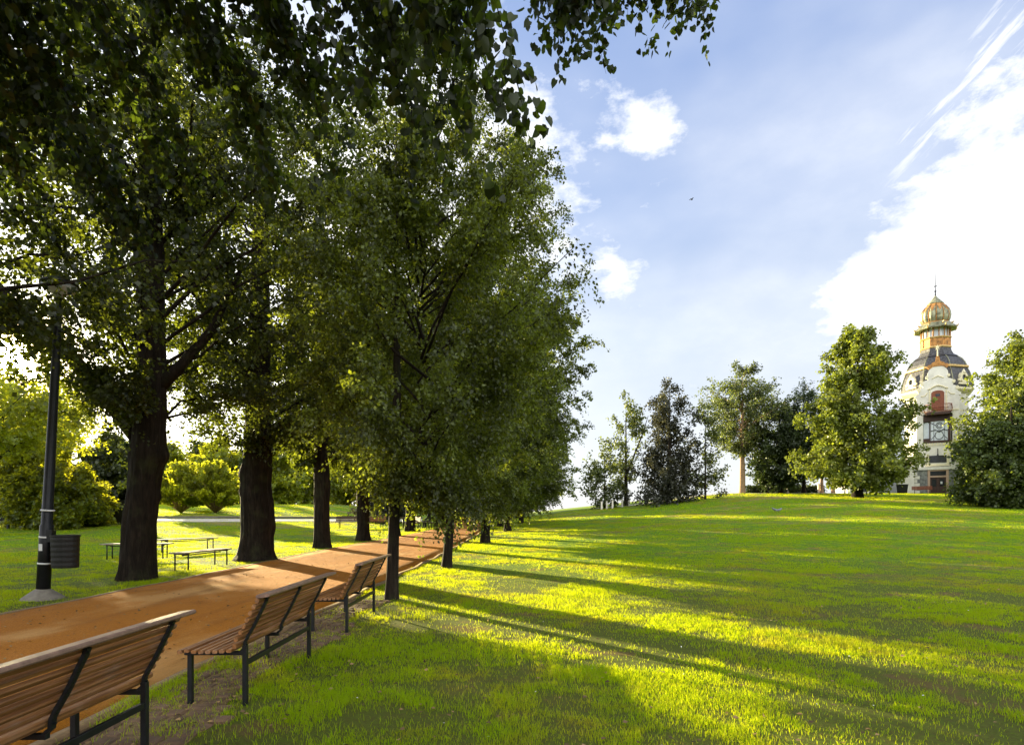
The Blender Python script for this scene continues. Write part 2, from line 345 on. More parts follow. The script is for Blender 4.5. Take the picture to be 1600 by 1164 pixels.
def crown_data(rng, prof, nb, ntw, axis=(0, 0), squash=(1, 1), zbias=1.0, inner=.35, up=.35, lump=.22):
    """prof: (z, radius) list. Boughs end near the envelope; twigs hang off their outer part"""
    zs = np.array([p[0] for p in prof]); rs = np.array([p[1] for p in prof])
    zz = np.linspace(zs[0], zs[-1], 200); ww = np.interp(zz, zs, rs) ** zbias + .05; ww /= ww.sum()
    bz = rng.choice(zz, nb, p=ww); ang = rng.uniform(0, 2 * np.pi, nb) + np.arange(nb) * 2.399; 
    lum = 1 + lump * (rng.random(nb) * 2 - 1)
    rad = np.interp(bz, zs, rs) * (inner + (1 - inner) * rng.random(nb) ** .45) * lum
    tip = np.stack([axis[0] + rad * np.cos(ang) * squash[0], axis[1] + rad * np.sin(ang) * squash[1], bz + rng.normal(0, .2, nb)], 1)
    rise = rad * up; root = np.stack([np.full(nb, axis[0]) + rng.normal(0, .08, nb), np.full(nb, axis[1]) + rng.normal(0, .08, nb), np.maximum(bz - rise - .6, zs[0] * .9 + .15 * (bz - zs[0]))], 1)
    mid = (root + tip) / 2; mid[:, 2] += rad * .10 + .1
    u = rng.uniform(.30, 1.0, (nb, ntw))[..., None]
    Q = (1 - u) ** 2 * root[:, None] + 2 * u * (1 - u) * mid[:, None] + u ** 2 * tip[:, None]
    dr = 2 * (1 - u) * (mid - root)[:, None] + 2 * u * (tip - mid)[:, None]
    dr = dr / np.linalg.norm(dr, axis=2, keepdims=True) + rng.normal(0, .75, (nb, ntw, 3))
    return (root, mid, tip), Q.reshape(-1, 3), dr.reshape(-1, 3)
def sun_gap(ox, oy, wdt=.30):
    """a natural hole in a crown on the line from the path to the low sun"""
    def f(Q):
        P_ = Q + np.array([ox, oy, 0]) - np.array([0, 0, EYE]); sd = np.array(SD); t = P_ @ sd
        return np.linalg.norm(P_ - t[:, None] * sd, axis=1) > wdt
    return f
def limb_tubes(mb, rmt, rng, r0, n=6, every=1, steps=7):
    root, mid, tip = rmt
    for i in range(0, len(root), every):
        L = float(np.linalg.norm(tip[i] - root[i])); pts = []; rr = []
        for k in range(steps + 1):
            u = k / steps; p = (1 - u) ** 2 * root[i] + 2 * u * (1 - u) * mid[i] + u * u * tip[i]
            if 0 < k: p = p + rng.normal(0, .03 * L ** .5, 3)
            pts.append(p); rr.append(max(.006, r0 * (.35 + .13 * L) * (1 - .88 * u)))
        mb.tube(pts, rr, n)
def trunk_tube(mb, pts, rads, seed=0, n=20, step=.22, rough=.10, burls=()):
    """bark surface: long furrows, flare and lumps"""
    P = np.array([p for p in pts], float); z = P[:, 2]; top = z[-1]; m = max(8, int((top - z[0]) / step)); zz = np.linspace(z[0], top, m)
    xs = np.interp(zz, z, P[:, 0]); ys = np.interp(zz, z, P[:, 1]); rr = np.interp(zz, z, rads)
    k = np.ones(3) / 3; xs[1:-1] = np.convolve(xs, k, 'valid'); rr[1:-1] = np.convolve(rr, k, 'valid')
    V_ = []
    for i in range(m):
        for j in range(n):
            a = 2 * math.pi * j / n
            f = 1 + rough * (float(vnoise(j * .9 + 3, zz[i] * .8, seed)) - .5) * 1.6 + rough * .7 * (float(vnoise(j * 2.3, zz[i] * 3.1, seed + 5)) - .5)
            for (bz, ba, bw, bh) in burls:
                da = math.atan2(math.sin(a - ba), math.cos(a - ba)); f += bh * math.exp(-((zz[i] - bz) / bw) ** 2 - (da / .7) ** 2)
            V_.append((xs[i] + rr[i] * f * math.cos(a), ys[i] + rr[i] * f * math.sin(a), zz[i]))
    fs = [(i * n + j, i * n + (j + 1) % n, (i + 1) * n + (j + 1) % n, (i + 1) * n + j) for i in range(m - 1) for j in range(n)] + [tuple((m - 1) * n + j for j in range(n))]
    mb.add(V_, fs)
def make_tree(name, loc, label, cat, group, trunk, crown, leafm, barkk='bark', seed=1, rz=0):
    """trunk: dict(pts, rads, burls, limbs) crown: dict of crown_data + leaf numbers"""
    rng = np.random.default_rng(seed); root = empty(name, loc, rz, label=label, cat=cat, group=group)
    mb = MB(); trunk_tube(mb, trunk['pts'], trunk['rads'], seed, trunk.get('n', 18), trunk.get('step', .25), trunk.get('rough', .1), trunk.get('burls', ()))
    for pts, rr in trunk.get('limbs', ()): mb.tube(pts, rr, 9, wob=.06, seed=seed)
    Ps, Ts, Ns = [], [], []
    for c in (crown if isinstance(crown, list) else [crown]):
        rmt, Q, dr = crown_data(rng, c['prof'], c['nb'], c['ntw'], c.get('axis', (0, 0)), c.get('squash', (1, 1)), c.get('zbias', 1.), c.get('inner', .35), c.get('up', .35), c.get('lump', .22))
        if c.get('cut') is not None: k = c['cut'](Q); Q, dr = Q[k], dr[k]
        limb_tubes(mb, rmt, rng, c.get('lr', .045), 5, c.get('every', 2), 6)
        P, T, N = sprays(Q, dr, rng, c['per'], c.get('len', .6), c.get('spread', .1), c.get('droop', .3), c.get('flat', .45)); Ps.append(P); Ts.append(T); Ns.append(N)
    mb.build('trunk', M[barkk], root, True)
    c0 = crown[0] if isinstance(crown, list) else crown
    link('crown', leaves_mesh('crown', np.concatenate(Ps), np.concatenate(Ts), np.concatenate(Ns), c0['leaf'], c0.get('detail', 0), rng), M[leafm], root)
    return root

# ------------------------------------------------------------------ ground, paths
xs = np.unique(np.concatenate([np.linspace(-3000, -80, 18), np.arange(-80, 100.1, 1.0), np.linspace(100, 3000, 18)]))
ys = np.unique(np.concatenate([np.linspace(-300, -10, 12), np.arange(-10, 90.1, 1.0), np.linspace(90, 4500, 22)]))
XX, YY = np.meshgrid(xs, ys); ZZ = terr(XX, YY)
nx, ny = len(xs), len(ys); ii = (np.arange(ny - 1)[:, None] * nx + np.arange(nx - 1)[None, :]).ravel()
me = np_mesh('lawn', np.stack([XX.ravel(), YY.ravel(), ZZ.ravel()], 1), np.full(len(ii), 4), np.stack([ii, ii + 1, ii + 1 + nx, ii + nx], 1).ravel())
tag(link('ground', me, M['ground'], smooth=True), kind='structure')
def strip(name, m, left, right, dz, n=260, cross=8, skirt=.06):
    """left, right: lists of (x,y) at equal stations"""
    L = np.array(left); Rr = np.array(right); t = np.linspace(0, 1, len(L)); s = np.linspace(0, 1, n)
    V_ = []
    for k in range(cross + 3):
        u = min(max((k - 1) / cross, 0), 1); x = np.interp(s, t, L[:, 0]) * (1 - u) + np.interp(s, t, Rr[:, 0]) * u; y = np.interp(s, t, L[:, 1]) * (1 - u) + np.interp(s, t, Rr[:, 1]) * u
        V_.append(np.stack([x, y, terr(x, y) + (dz if 0 < k < cross + 2 else dz - skirt)], 1))
    V_ = np.array(V_); m_ = cross + 3; i0 = (np.arange(m_ - 1)[:, None] * n + np.arange(n - 1)[None, :]).ravel()
    me = np_mesh(name, V_.reshape(-1, 3), np.full(len(i0), 4), np.stack([i0, i0 + 1, i0 + n + 1, i0 + n], 1).ravel())
    return tag(link(name, me, m), kind='structure')
yst = [-12, 0, 5, 8, 11, 14, 18, 22, 27, 33, 40, 50, 65, 90, 118]
def path_l(y): return float(np.interp(y, [-12, 8, 19, 24, 28, 33, 40, 60, 118], [-7.5, -7.5, -7.45, -7.1, -6.5, -5.9, -5.3, -6.0, -9.5]))
def path_r(y): return float(np.interp(y, [-12, 5, 6, 14, 21, 33, 50, 118], [-3.05, -3.05, -3.0, -2.75, -2.45, -2.0, -1.7, -3.0]))
yst = list(np.linspace(-12, 118, 90))
strip('gravel_path', M['path'], [(path_l(y) + .07 * math.sin(y * 1.7), y) for y in yst], [(path_r(y) + .05 * math.sin(y * 2.3 + 1), y) for y in yst], .028, 500)
for side, fn, s in (('path_edging', path_l, -1), ('path_edging', path_r, 1)):
    strip(side, M['dust'], [(fn(y) - (.05 if s > 0 else .06) + .05 * math.sin(y * 2.1), y) for y in yst], [(fn(y) + (.06 if s > 0 else .05) + .05 * math.sin(y * 2.1), y) for y in yst], .033, 400, 1)
cl_ = [at(px, 811) for px in range(-60, 700, 40)]; cr_ = [at(px, 815.2) for px in range(-60, 700, 40)]
strip('cross_path', M['palepath'], [(p[0], p[1]) for p in cl_], [(p[0], p[1]) for p in cr_], .03, 120, 4)
cl_ = [at(px, 809.6) for px in range(-60, 700, 40)]
mb = MB()
for a, b in zip(cl_[:-1], cl_[1:]): mb.tube([(a[0], a[1], a[2] + .06), (b[0], b[1], b[2] + .06)], .12, 4)
tag(mb.build('path_kerb', M['concrete']), kind='structure')
# hilltop path on the right
cl_ = [at(px, py - 2.2) for px, py in [(930, 796), (990, 789), (1060, 781), (1130, 773.5), (1200, 770.5), (1320, 769.6)]]; 
strip('hilltop_path', M['palepath'], [(p[0], p[1] + 1.5) for p in cl_], [(p[0], p[1] - .3) for p in cl_], .05, 120, 4)
# cobbles under the benches
strip('bench_bed', M['soil'], [(-2.97, y) for y in np.linspace(0, 10, 20)], [(-2.24 + .12 * math.sin(y * 2.1), y) for y in np.linspace(0, 10, 20)], .012, 80, 3)
mb = MB(); rr = random.Random(4); y = .2
while y < 9.8:
    x = -2.93 + rr.random() * .04
    while x < -2.25 + .12 * math.sin(y * 2):
        wx = .11 + rr.random() * .05; wy = .10 + rr.random() * .03
        if rr.random() < .9:
            h = .018 + rr.random() * .012; i_ = .018; a = rr.uniform(-.12, .12)
            for_ = [(x, y), (x + wx, y), (x + wx, y + wy), (x, y + wy)]
            cxx, cyy = x + wx / 2, y + wy / 2
            rot = lambda q: (cxx + (q[0] - cxx) * math.cos(a) - (q[1] - cyy) * math.sin(a), cyy + (q[0] - cxx) * math.sin(a) + (q[1] - cyy) * math.cos(a))
            lo = [(*rot(q), 0) for q in for_]; ins = [(x + i_, y + i_), (x + wx - i_, y + i_), (x + wx - i_, y + wy - i_), (x + i_, y + wy - i_)]
            up_ = [(*rot(q), h) for q in ins]; md = [(*rot(q), h - .012) for q in for_]
            mb.add(lo + md + up_, [(8, 9, 10, 11)] + [(i, (i + 1) % 4, 4 + (i + 1) % 4, 4 + i) for i in range(4)] + [(4 + i, 4 + (i + 1) % 4, 8 + (i + 1) % 4, 8 + i) for i in range(4)])
        x += wx + .022
    y += .135
tag(mb.build('cobblestones', M['cobble']), kind='structure')

# ------------------------------------------------------------------ grass
rng = np.random.default_rng(11)
def blades(X, Y, h, wd, lean, rng, seg2):
    n = len(X); a = rng.uniform(0, 2 * np.pi, n); b = a + np.pi / 2 + rng.normal(0, .4, n); Z = terr(X, Y)
    sx, sy = np.cos(a) * wd / 2, np.sin(a) * wd / 2; lx, ly = np.cos(b) * lean, np.sin(b) * lean
    v0 = np.stack([X - sx, Y - sy, Z - .01], 1); v1 = np.stack([X + sx, Y + sy, Z - .01], 1); tip = np.stack([X + lx, Y + ly, Z + h], 1)
    if seg2:
        m1 = np.stack([X - sx * .8 + lx * .35, Y - sy * .8 + ly * .35, Z + h * .6], 1); m2 = np.stack([X + sx * .8 + lx * .35, Y + sy * .8 + ly * .35, Z + h * .6], 1)
        V_ = np.stack([v0, v1, m2, m1, tip], 1).reshape(-1, 3); b0 = (np.arange(n) * 5)[:, None]
        idx = np.concatenate([b0 + np.array([[0, 1, 2, 3]]), b0 + np.array([[3, 2, 4]])], 1).ravel(); fn = np.tile([4, 3], n)
    else: V_ = np.stack([v0, v1, tip], 1).reshape(-1, 3); idx = np.arange(3 * n); fn = np.full(n, 3)
    return V_, idx, fn
def off_path(X, Y):
    pl = np.interp(Y, yst, [path_l(y) for y in yst]); pr = np.interp(Y, yst, [path_r(y) for y in yst])
    bed = (X > -2.95) & (X < -2.2 + .12 * np.sin(Y * 2.1)) & (Y < 9.8)
    keep = (X < pl + .02 + .10 * (vnoise(X * 4, Y * 4, 2) - .3)) | (X > pr + .01 - .12 * (vnoise(X * 4, Y * 4, 3) - .3))
    return keep & (~bed | (rng.random(len(X)) < .16 + .7 * (vnoise(X * 3, Y * 3, 8) > .56)))
GV, GI, GF = [], [], []; base = 0
for (y0, y1, dens, h0, w0, seg) in [(3.0, 5.5, 8000, .030, .0036, 1), (5.5, 9, 4300, .032, .0048, 1), (9, 15, 2000, .034, .0075, 0), (15, 26, 800, .038, .012, 0), (26, 45, 260, .042, .022, 0), (45, 68, 100, .05, .038, 0)]:
    for X0f, X1f in [(-1.02, 1.02)]:
        A = (y1 - y0) * (y1 * 1.04) * 2; n = int(A * dens); X = rng.uniform(-1.04 * y1, 1.04 * y1, n); Y = rng.uniform(y0, y1, n)
        # tufts: gather blades about tuft centres
        nt = n // 14; tw_ = .035 if y0 < 9 else .07 if y0 < 26 else .2; ti = rng.integers(0, nt, n); tuft = rng.random(n) < .6
        tx_ = rng.uniform(-1.04 * y1, 1.04 * y1, nt); ty_ = rng.uniform(y0, y1, nt)
        X = np.where(tuft, tx_[ti] + rng.normal(0, tw_, n), X); Y = np.where(tuft, ty_[ti] + rng.normal(0, tw_, n), Y)
        pat = vnoise(X * .8, Y * .8, 1) * .5 + vnoise(X * 2.6, Y * 2.6, 6) * .3 + vnoise(X * 7, Y * 7, 7) * .2
        k = (np.abs(X) < Y * .93 + .6) & (rng.random(n) < np.clip((pat - (.40 if y0 < 9 else .33)) * 4.5, .10, 1)); k |= (X > -2.95) & (X < -2.2) & (Y < 9.8) & (rng.random(n) < .3); k &= off_path(X, Y); X, Y, pat = X[k], Y[k], pat[k]
        wn_ = vnoise(X * .9 + 7, Y * .9, 31) * .6 + vnoise(X * 2.9, Y * 2.9, 32) * .4; k = (wn_ < .66) | (rng.random(len(X)) < .28) | (Y > 26); X, Y, pat = X[k], Y[k], pat[k]
        n = len(X); hh = h0 * np.where((X > -3.05) & (X < -2.1) & (Y < 9.8), 1.35, 1.0) * rng.uniform(.45, 1.3, n) * (.55 + 1.0 * pat) * (1 + .5 * (vnoise(X * 1.3, Y * 1.3, 9) > .7))
        V_, I_, F_ = blades(X, Y, hh, w0 * rng.uniform(.7, 1.3, n), hh * rng.uniform(.2, 1.2, n), rng, seg)
        GV.append(V_); GI.append(I_ + base); GF.append(F_); base += len(V_)
me = np_mesh('grass', np.concatenate(GV), np.concatenate(GF), np.concatenate(GI)); print('grass faces', len(me.polygons))
tag(link('grass', me, M['grass']), 'tufted green lawn grass beside the orange gravel path', 'grass', kind='stuff')
# clover-like litter: small dry leaves and pale specks in the grass
n = 3600; X = np.where(rng.random(n) < .35, rng.uniform(-9, -1.5, n), rng.uniform(-9, 16, n)); Y = 3.2 + rng.random(n) ** 1.6 * 18; k = (np.abs(X) < Y * .95); X, Y = X[k], Y[k]; n = len(X)
P = np.stack([X, Y, terr(X, Y) + .035], 1); T = rng.normal(0, 1, (n, 3)); T[:, 2] *= .15; N = rng.normal(0, .25, (n, 3)); N[:, 2] += 1
M['litter'] = leafmat('dry_fallen_leaves', (.22, .14, .06), (.2, .12, .04), .8, .2)
tag(link('fallen_leaves', leaves_mesh('fallen_leaves', P, T, N, .045, 1, rng), M['litter']), 'small dry brown leaves scattered over lawn and gravel', 'leaf litter', kind='stuff')

n = 260; X = rng.uniform(-1.5, 15, n); Y = 3.4 + rng.random(n) ** 1.5 * 14; k = (np.abs(X) < Y * .95); X, Y = X[k], Y[k]; n = len(X)
P = np.stack([X, Y, terr(X, Y) + .045], 1); T = rng.normal(0, 1, (n, 3)); T[:, 2] *= .2; N = rng.normal(0, .2, (n, 3)); N[:, 2] += 1
tag(link('clover_flowers', leaves_mesh('clover_flowers', P, T, N, .018, 0, rng), M['stonewhite']), 'tiny white clover flowers dotted over the near lawn', 'flowers', kind='stuff')

# ------------------------------------------------------------------ tall trees, left row
def lime_right(name, px, py, dia, H, seed, label, prof, **kw):
    x, y_, z = at(px, py) if not kw.get('xy') else (*kw['xy'], tz(*kw['xy']))
    r = dia / 2; lean = kw.get('lean', .0)
    tr = dict(pts=[(0, 0, -.1), (lean * .2, 0, .15), (lean, 0, 1.5), (lean * 1.6, 0, 2.6), (lean * 1.7, 0, H * .5), (lean * 1.5, 0, H * .9)], rads=[r * 1.5, r * 1.15, r, r * .92, r * .55, r * .12], n=14, rough=.12)
    cr = dict(prof=prof, nb=kw.get('nb', 95), ntw=kw.get('ntw', 26), per=kw.get('per', 26), leaf=kw.get('leaf', .085), detail=kw.get('detail', 1), len=.50, spread=.07, droop=.7, inner=.38, up=.55, lr=.035, lump=.14, axis=(lean * 1.4 + kw.get('dx', 0), 0), squash=kw.get('squash', (1, 1)), every=2)
    return make_tree('lime_tree', (x, y_, z - .02), label, 'tree', 'young lime trees lining the right side of the path', tr, cr, 'lime', seed=seed)
pA = [(1.8, .5), (2.3, 1.6), (3.3, 2.4), (5, 2.8), (6.5, 2.7), (8.2, 2.1), (9.5, 1.1), (10.2, .2)]
pB = [(1.5, .6), (2.2, 2.0), (3.6, 3.0), (5.5, 3.6), (8.2, 3.6), (10.6, 3.0), (12.6, 1.8), (13.6, .3)]
pC = [(1.3, 1.2), (2.2, 3.3), (4, 4.6), (6.5, 5.1), (9.5, 4.9), (12, 4.0), (14, 2.3), (15.2, .3)]
r1 = lime_right('lime', 611, 936, .19, 9.6, 21, 'slender lime tree right behind the third bench from the front', pA, nb=120, ntw=26, per=42, leaf=.066, lean=.06, dx=.45)
r2 = lime_right('lime', 697, 886, .235, 11.2, 22, 'leaning lime with peeling pale twigs on its trunk, second tree of the right row', pB, nb=150, ntw=26, per=40, leaf=.072, lean=.12)
r3 = lime_right('lime', 758, 848, .40, 13, 23, 'lime tree third along the right of the path, trunk in low drooping leaves', pC, nb=190, ntw=28, per=34, leaf=.095, detail=0)
def clone_tree(src, px, py, s, rz, label, nudge=0):
    c = copy_tree(src); x, y_, z = at(px, py); c.location = (x, y_ + nudge, tz(x, y_ + nudge) - .02); c.scale = (s, s, s * 1.0); c.rotation_euler = (0, 0, rz); c['label'] = label; return c
clone_tree(r3, 793, 830, 1.02, 2.1, 'lime fourth along the right of the path, its low crown edge reaching the lawn')
clone_tree(r3, 815, 820, .98, 4.0, 'lime fifth along the right row, mostly hidden behind nearer crowns', 3)
clone_tree(r3, 822, 815, 1.0, 5.1, 'lime of the right row just beyond the fifth', 12)
for (xx, yy, a_, lb) in ((-.9, 44.5, 3.1, 'lime between the fourth and fifth visible trunks of the right row'), (-.2, 51.5, .7, 'lime in the dense far part of the right row, two crowns before its end'), (.6, 67, 2.6, 'lime in the dense far part of the right row, next to last')):
    c = copy_tree(r3); c.location = (xx, yy, tz(xx, yy) - .02); c.rotation_euler = (0, 0, a_); c['label'] = lb
GL = 'old lime trees lining the left side of the path'
def old_lime(px, py, H, prof, seed, label, rads, pts, burls=(), limbs=(), xy=None, **kw):
    x, y_, z = at(px, py) if xy is None else (*xy, tz(*xy))
    cr = dict(prof=prof, nb=kw.get('nb', 120), ntw=kw.get('ntw', 26), per=kw.get('per', 24), leaf=kw.get('leaf', .095), detail=kw.get('detail', 0), len=.6, spread=.10, droop=.45, inner=.25, up=.5, lr=.05, every=2, cut=kw.get('cut'), squash=kw.get('squash', (1, 1)))
    extra = kw.get('extra'); crs = [cr] + ([extra] if extra else [])
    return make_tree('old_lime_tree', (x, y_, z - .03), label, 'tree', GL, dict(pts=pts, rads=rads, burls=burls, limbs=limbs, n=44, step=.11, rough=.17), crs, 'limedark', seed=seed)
pL = [(3.6, .9), (4.6, 3.2), (6, 4.6), (8.5, 5.4), (11, 5.0), (13.5, 3.6), (15.5, 1.6), (16.2, .3)]
# A: thick trunk, forked limb to the left
oA = old_lime(215, 905, 16, pL, 31, 'thickest old lime, nearest on the left of the path, one heavy limb forking left',
    [.44, .365, .335, .32, .36, .32, .29, .27, .19, .06], [(0, 0, -.1), (0, 0, .3), (.05, 0, 1.2), (.15, 0, 2.3), (.22, 0, 2.85), (.26, 0, 3.3), (.32, 0, 4.4), (.3, 0, 7), (.25, 0, 11), (.2, 0, 15.5)],
    burls=[(2.85, 0.1, .16, .30), (1.9, .2, .1, .18)], limbs=[([(.1, 0, 3.2), (-.45, .1, 3.8), (-1.0, .1, 4.5), (-1.7, 0, 5.3), (-2.6, -.2, 6.2), (-3.6, -.4, 7.4)], [.22, .19, .17, .15, .12, .05]),
    ([(.3, 0, 4.2), (.9, .1, 4.9), (1.6, .2, 5.8), (2.2, .3, 7.2)], [.16, .12, .10, .04])], nb=112, ntw=28, per=30, leaf=.085, cut=sun_gap(-8.6, 13.2, .55))
oB = old_lime(402, 875, 16, pL, 32, 'old lime with burls and a flared base, second on the left of the path',
    [.72, .54, .46, .47, .41, .43, .36, .33, .2, .06], [(0, 0, -.1), (0, 0, .25), (0, 0, .9), (0, 0, 1.7), (-.05, 0, 2.4), (0, 0, 3.3), (.02, 0, 4.4), (.05, 0, 7), (.1, 0, 11), (.1, 0, 15)],
    burls=[(2.75, 3.1, .22, .28), (2.2, 3.2, .15, .2), (1.1, -.3, .3, .18)], limbs=[([(.2, 0, 4.0), (.8, 0, 4.4), (1.6, .2, 4.6), (2.6, .2, 4.5)], [.13, .10, .08, .03]), ([(-.1, 0, 5.5), (-.8, 0, 6.3), (-1.6, .1, 7.6), (-2.2, 0, 9)], [.20, .16, .12, .05])], nb=105, ntw=27, per=28, leaf=.095)
pts0 = [(0, 0, -.1), (0, 0, .3), (0, 0, 1.2), (.02, 0, 2.6), (0, 0, 4), (0, 0, 8), (0, 0, 14)]
oC = old_lime(503, 856, 15, [(z * .93, r * .9) for z, r in pL], 33, 'old lime with straight trunk, third on the left of the path', [.40, .32, .29, .31, .28, .2, .05], pts0, nb=80, ntw=22, per=18, leaf=.14)
clone_tree(oC, 567, 845, .97, 2.2, 'old lime fourth on the left, its trunk in front of the distant brown benches')
clone_tree(oC, 616, 837, .95, 3.9, 'old lime fifth on the left, its trunk just behind the nearest slender lime')
clone_tree(oC, 641, 830, 1.0, 1.1, 'old lime sixth on the left, trunk beside the small dark seat with a tilted back')
clone_tree(oC, 688, 823, 1.0, 5.0, 'old lime seventh on the left, farthest trunk, right of the seated person')
# L0 just outside the frame on the left: its crown fills the upper left
old_lime(0, 0, 16, [(2.9, 1.0), (3.8, 3.8), (5, 5.2), (8.5, 5.8), (11, 5.2), (13.5, 3.6), (15.5, 1.6), (16.2, .3)], 37, 'old lime outside the left edge whose dark crown hangs into the upper left corner', [.44, .38, .34, .30, .28, .2, .05], pts0, xy=(-9.4, 6.6), nb=125, ntw=28, per=30, leaf=.085, cut=sun_gap(-9.4, 6.6, .5))
make_tree('young_maple_tree', (-24.3, 27.0, tz(-24.3, 27)), 'bright young maple whose leaves hang beside the tall lamp post at the left edge', 'tree', None, dict(pts=[(0, 0, -.1), (0, 0, 1), (.1, 0, 4), (.1, 0, 8)], rads=[.2, .16, .12, .03], n=10),
    dict(prof=[(3.6, .9), (4.6, 3.2), (6.4, 4.3), (8.0, 3.6), (9.6, .6)], nb=58, ntw=17, per=15, leaf=.17, len=.7, spread=.16, droop=.4, inner=.3, up=.4, cut=sun_gap(-24.3, 27, 1.1)), 'bright', seed=38)
c = copy_tree([o for o in C.objects if o.name.startswith('young_maple_tree')][0]); c.location = (-27.8, 33.5, tz(-27.8, 33.5)); c.rotation_euler = (0, 0, .25); c['label'] = 'second bright young maple above the spreading shrub, added to shade the near grass'  # copy added for the shade it casts on the near grass

# ------------------------------------------------------------------ foreground overhanging lime (trunk behind the camera)
rng = np.random.default_rng(77); root = empty('overhanging_lime_tree', (-2.6, -2.6, 0), label='lime behind the viewer with large heart leaves hanging into the top of the view', cat='tree')
mb = MB(); trunk_tube(mb, [(0, 0, -.1), (0, 0, .4), (.05, 0, 2), (.1, .1, 4.2), (.1, .2, 7), (.1, .2, 9.5)], [.5, .38, .32, .3, .2, .06], 8, 18)
def wp(px, py, Y): return np.array([(px - CX) / F * Y + 2.6, Y + 2.6, EYE + (HY - py) / F * Y])
tips = [(812, 145, 3.6, 1), (760, 110, 3.8, 1), (700, 30, 4.0, 1), (715, 145, 3.9, 1), (690, 60, 4.2, 1), (650, 170, 4.2, 1), (600, 60, 4.4, 1.2), (560, 170, 4.6, 1.2), (520, 260, 4.8, 1), (470, 120, 4.4, 1.3), (430, 300, 5.0, 1.1), (380, 200, 4.6, 1.3),
        (330, 340, 5.2, 1), (300, 90, 4.2, 1.3), (250, 240, 4.8, 1.3), (200, 380, 5.2, 1), (160, 130, 4.4, 1.3), (110, 280, 4.8, 1.3), (60, 60, 4.2, 1.3), (60, 330, 5.0, 1), (20, 210, 4.4, 1.3), (420, 20, 4.2, 1.3), (540, -30, 4.2, 1.2), (220, 20, 4.4, 1.3), (100, -40, 4.2, 1.2), (660, -40, 4.2, 1),
        (350, 120, 4.6, 1.2), (180, 300, 5.0, 1.1), (90, 170, 4.6, 1.2), (500, 190, 4.8, 1.2), (620, 120, 4.3, 1),
        (922, 28, 5.4, .55), (885, -18, 5.4, .5), (893, 36, 5.4, .3), (1090, -22, 5.8, .45), (1040, -28, 5.8, .45), (985, -30, 5.8, .4), (965, 0, 5.8, .3)]
Qs, Ds = [], []
for (px, py, Y, q) in tips:
    if px < 600: Y *= 1.22; q *= 1.25; py = py - 25
    tip = wp(px, py, Y); r0 = np.array([.1, .15, 3.6 + 2.4 * rng.random()]); hop = np.linalg.norm(tip - r0)
    mid = (r0 + tip) / 2; mid[2] = max(r0[2], tip[2]) + .55 + .1 * hop
    L = hop; pts = []; rr_ = []
    for k in range(15):
        u = k / 14; p = (1 - u) ** 2 * r0 + 2 * u * (1 - u) * mid + u * u * tip + (rng.normal(0, .015, 3) if 0 < k < 14 else 0); pts.append(p); rr_.append(max(.0035, .05 * (1 - u) ** 1.3))
    mb.tube(pts, rr_, 6)
    nt = int(34 * q + 6); u = rng.uniform(.50 if q > .7 else .87, 1.0, nt)[:, None]
    Q = (1 - u) ** 2 * r0 + 2 * u * (1 - u) * mid + u ** 2 * tip; dr = nrm(2 * (1 - u) * (mid - r0) + 2 * u * (tip - mid)) + rng.normal(0, .8, (nt, 3)); dr[:, 2] -= .25
    Qs.append(Q); Ds.append(dr)
    for a, b in zip(Q[::2], nrm(dr[::2])): mb.tube([a, a + b * .22 - np.array([0, 0, .03]), a + b * .42 - np.array([0, 0, .12])], [.0035, .0025, .0012], 4)
P, T, N = sprays(np.concatenate(Qs), np.concatenate(Ds), rng, 22, .42, .045, .55, .4)
mb.build('trunk', M['bark'], root, True)
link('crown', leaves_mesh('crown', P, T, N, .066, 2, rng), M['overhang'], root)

# ------------------------------------------------------------------ background trees
def bg_tree(name, px, py, label, cat, group, H, prof, leafm, seed, bark='bark', tr=.25, nb=60, ntw=14, per=12, leaf=.3, xy=None, sway=0, depth=None, **kw):
    x, y_, z = at(px, py) if xy is None else (*xy, tz(*xy))
    if depth: y_ = depth; x = (px - CX) / F * depth; z = tz(x, y_)
    pts = [(0, 0, -.2), (0, 0, .4), (sway * .3, 0, H * .3), (sway, 0, H * .6), (sway * 1.2, 0, H * .93)]
    cr = dict(prof=prof, nb=nb, ntw=ntw, per=per, leaf=leaf, len=kw.get('len', .9), spread=kw.get('spread', .2), droop=kw.get('droop', .3), inner=kw.get('inner', .3), up=kw.get('up', .5), lr=kw.get('lr', .04), every=kw.get('every', 2), lump=kw.get('lump', .25), flat=kw.get('flat', .45), axis=kw.get('axis', (0, 0)), squash=kw.get('squash', (1, 1)), zbias=kw.get('zbias', 1.))
    crs = [cr] + [dict(cr, **e) for e in kw.get('extra', ())]
    return make_tree(name, (x, y_, z), label, cat, group, dict(pts=pts, rads=[tr * 1.5, tr * 1.1, tr * .85, tr * .5, tr * .1], n=10, step=.6, rough=.1, limbs=kw.get('limbs', ())), crs, leafm, bark, seed)
G2 = 'trees standing along the hilltop'
bg_tree('slender_tree', 978, 786, 'slender open tree with a forked stem, leftmost on the hilltop', 'tree', G2, 12, [(1.5, .8), (3, 2.2), (6, 2.8), (9, 2.4), (11.5, 1.4), (13, .4)], 'pale', 41, tr=.22, nb=44, ntw=9, per=9, leaf=.26, inner=.4, limbs=[([(0, 0, 3.4), (.8, 0, 5.5), (1.8, 0, 8), (2.6, 0, 10.5)], [.16, .12, .08, .03])])
bg_tree('hillside_tree', 945, 794, 'low bushy green tree at the foot of the slender forked one', 'tree', G2, 6, [(.1, .8), (1, 2.6), (3, 3.2), (5, 2.2), (7, .5)], 'pale', 42, tr=.12, nb=40, ntw=10, per=9, leaf=.26)
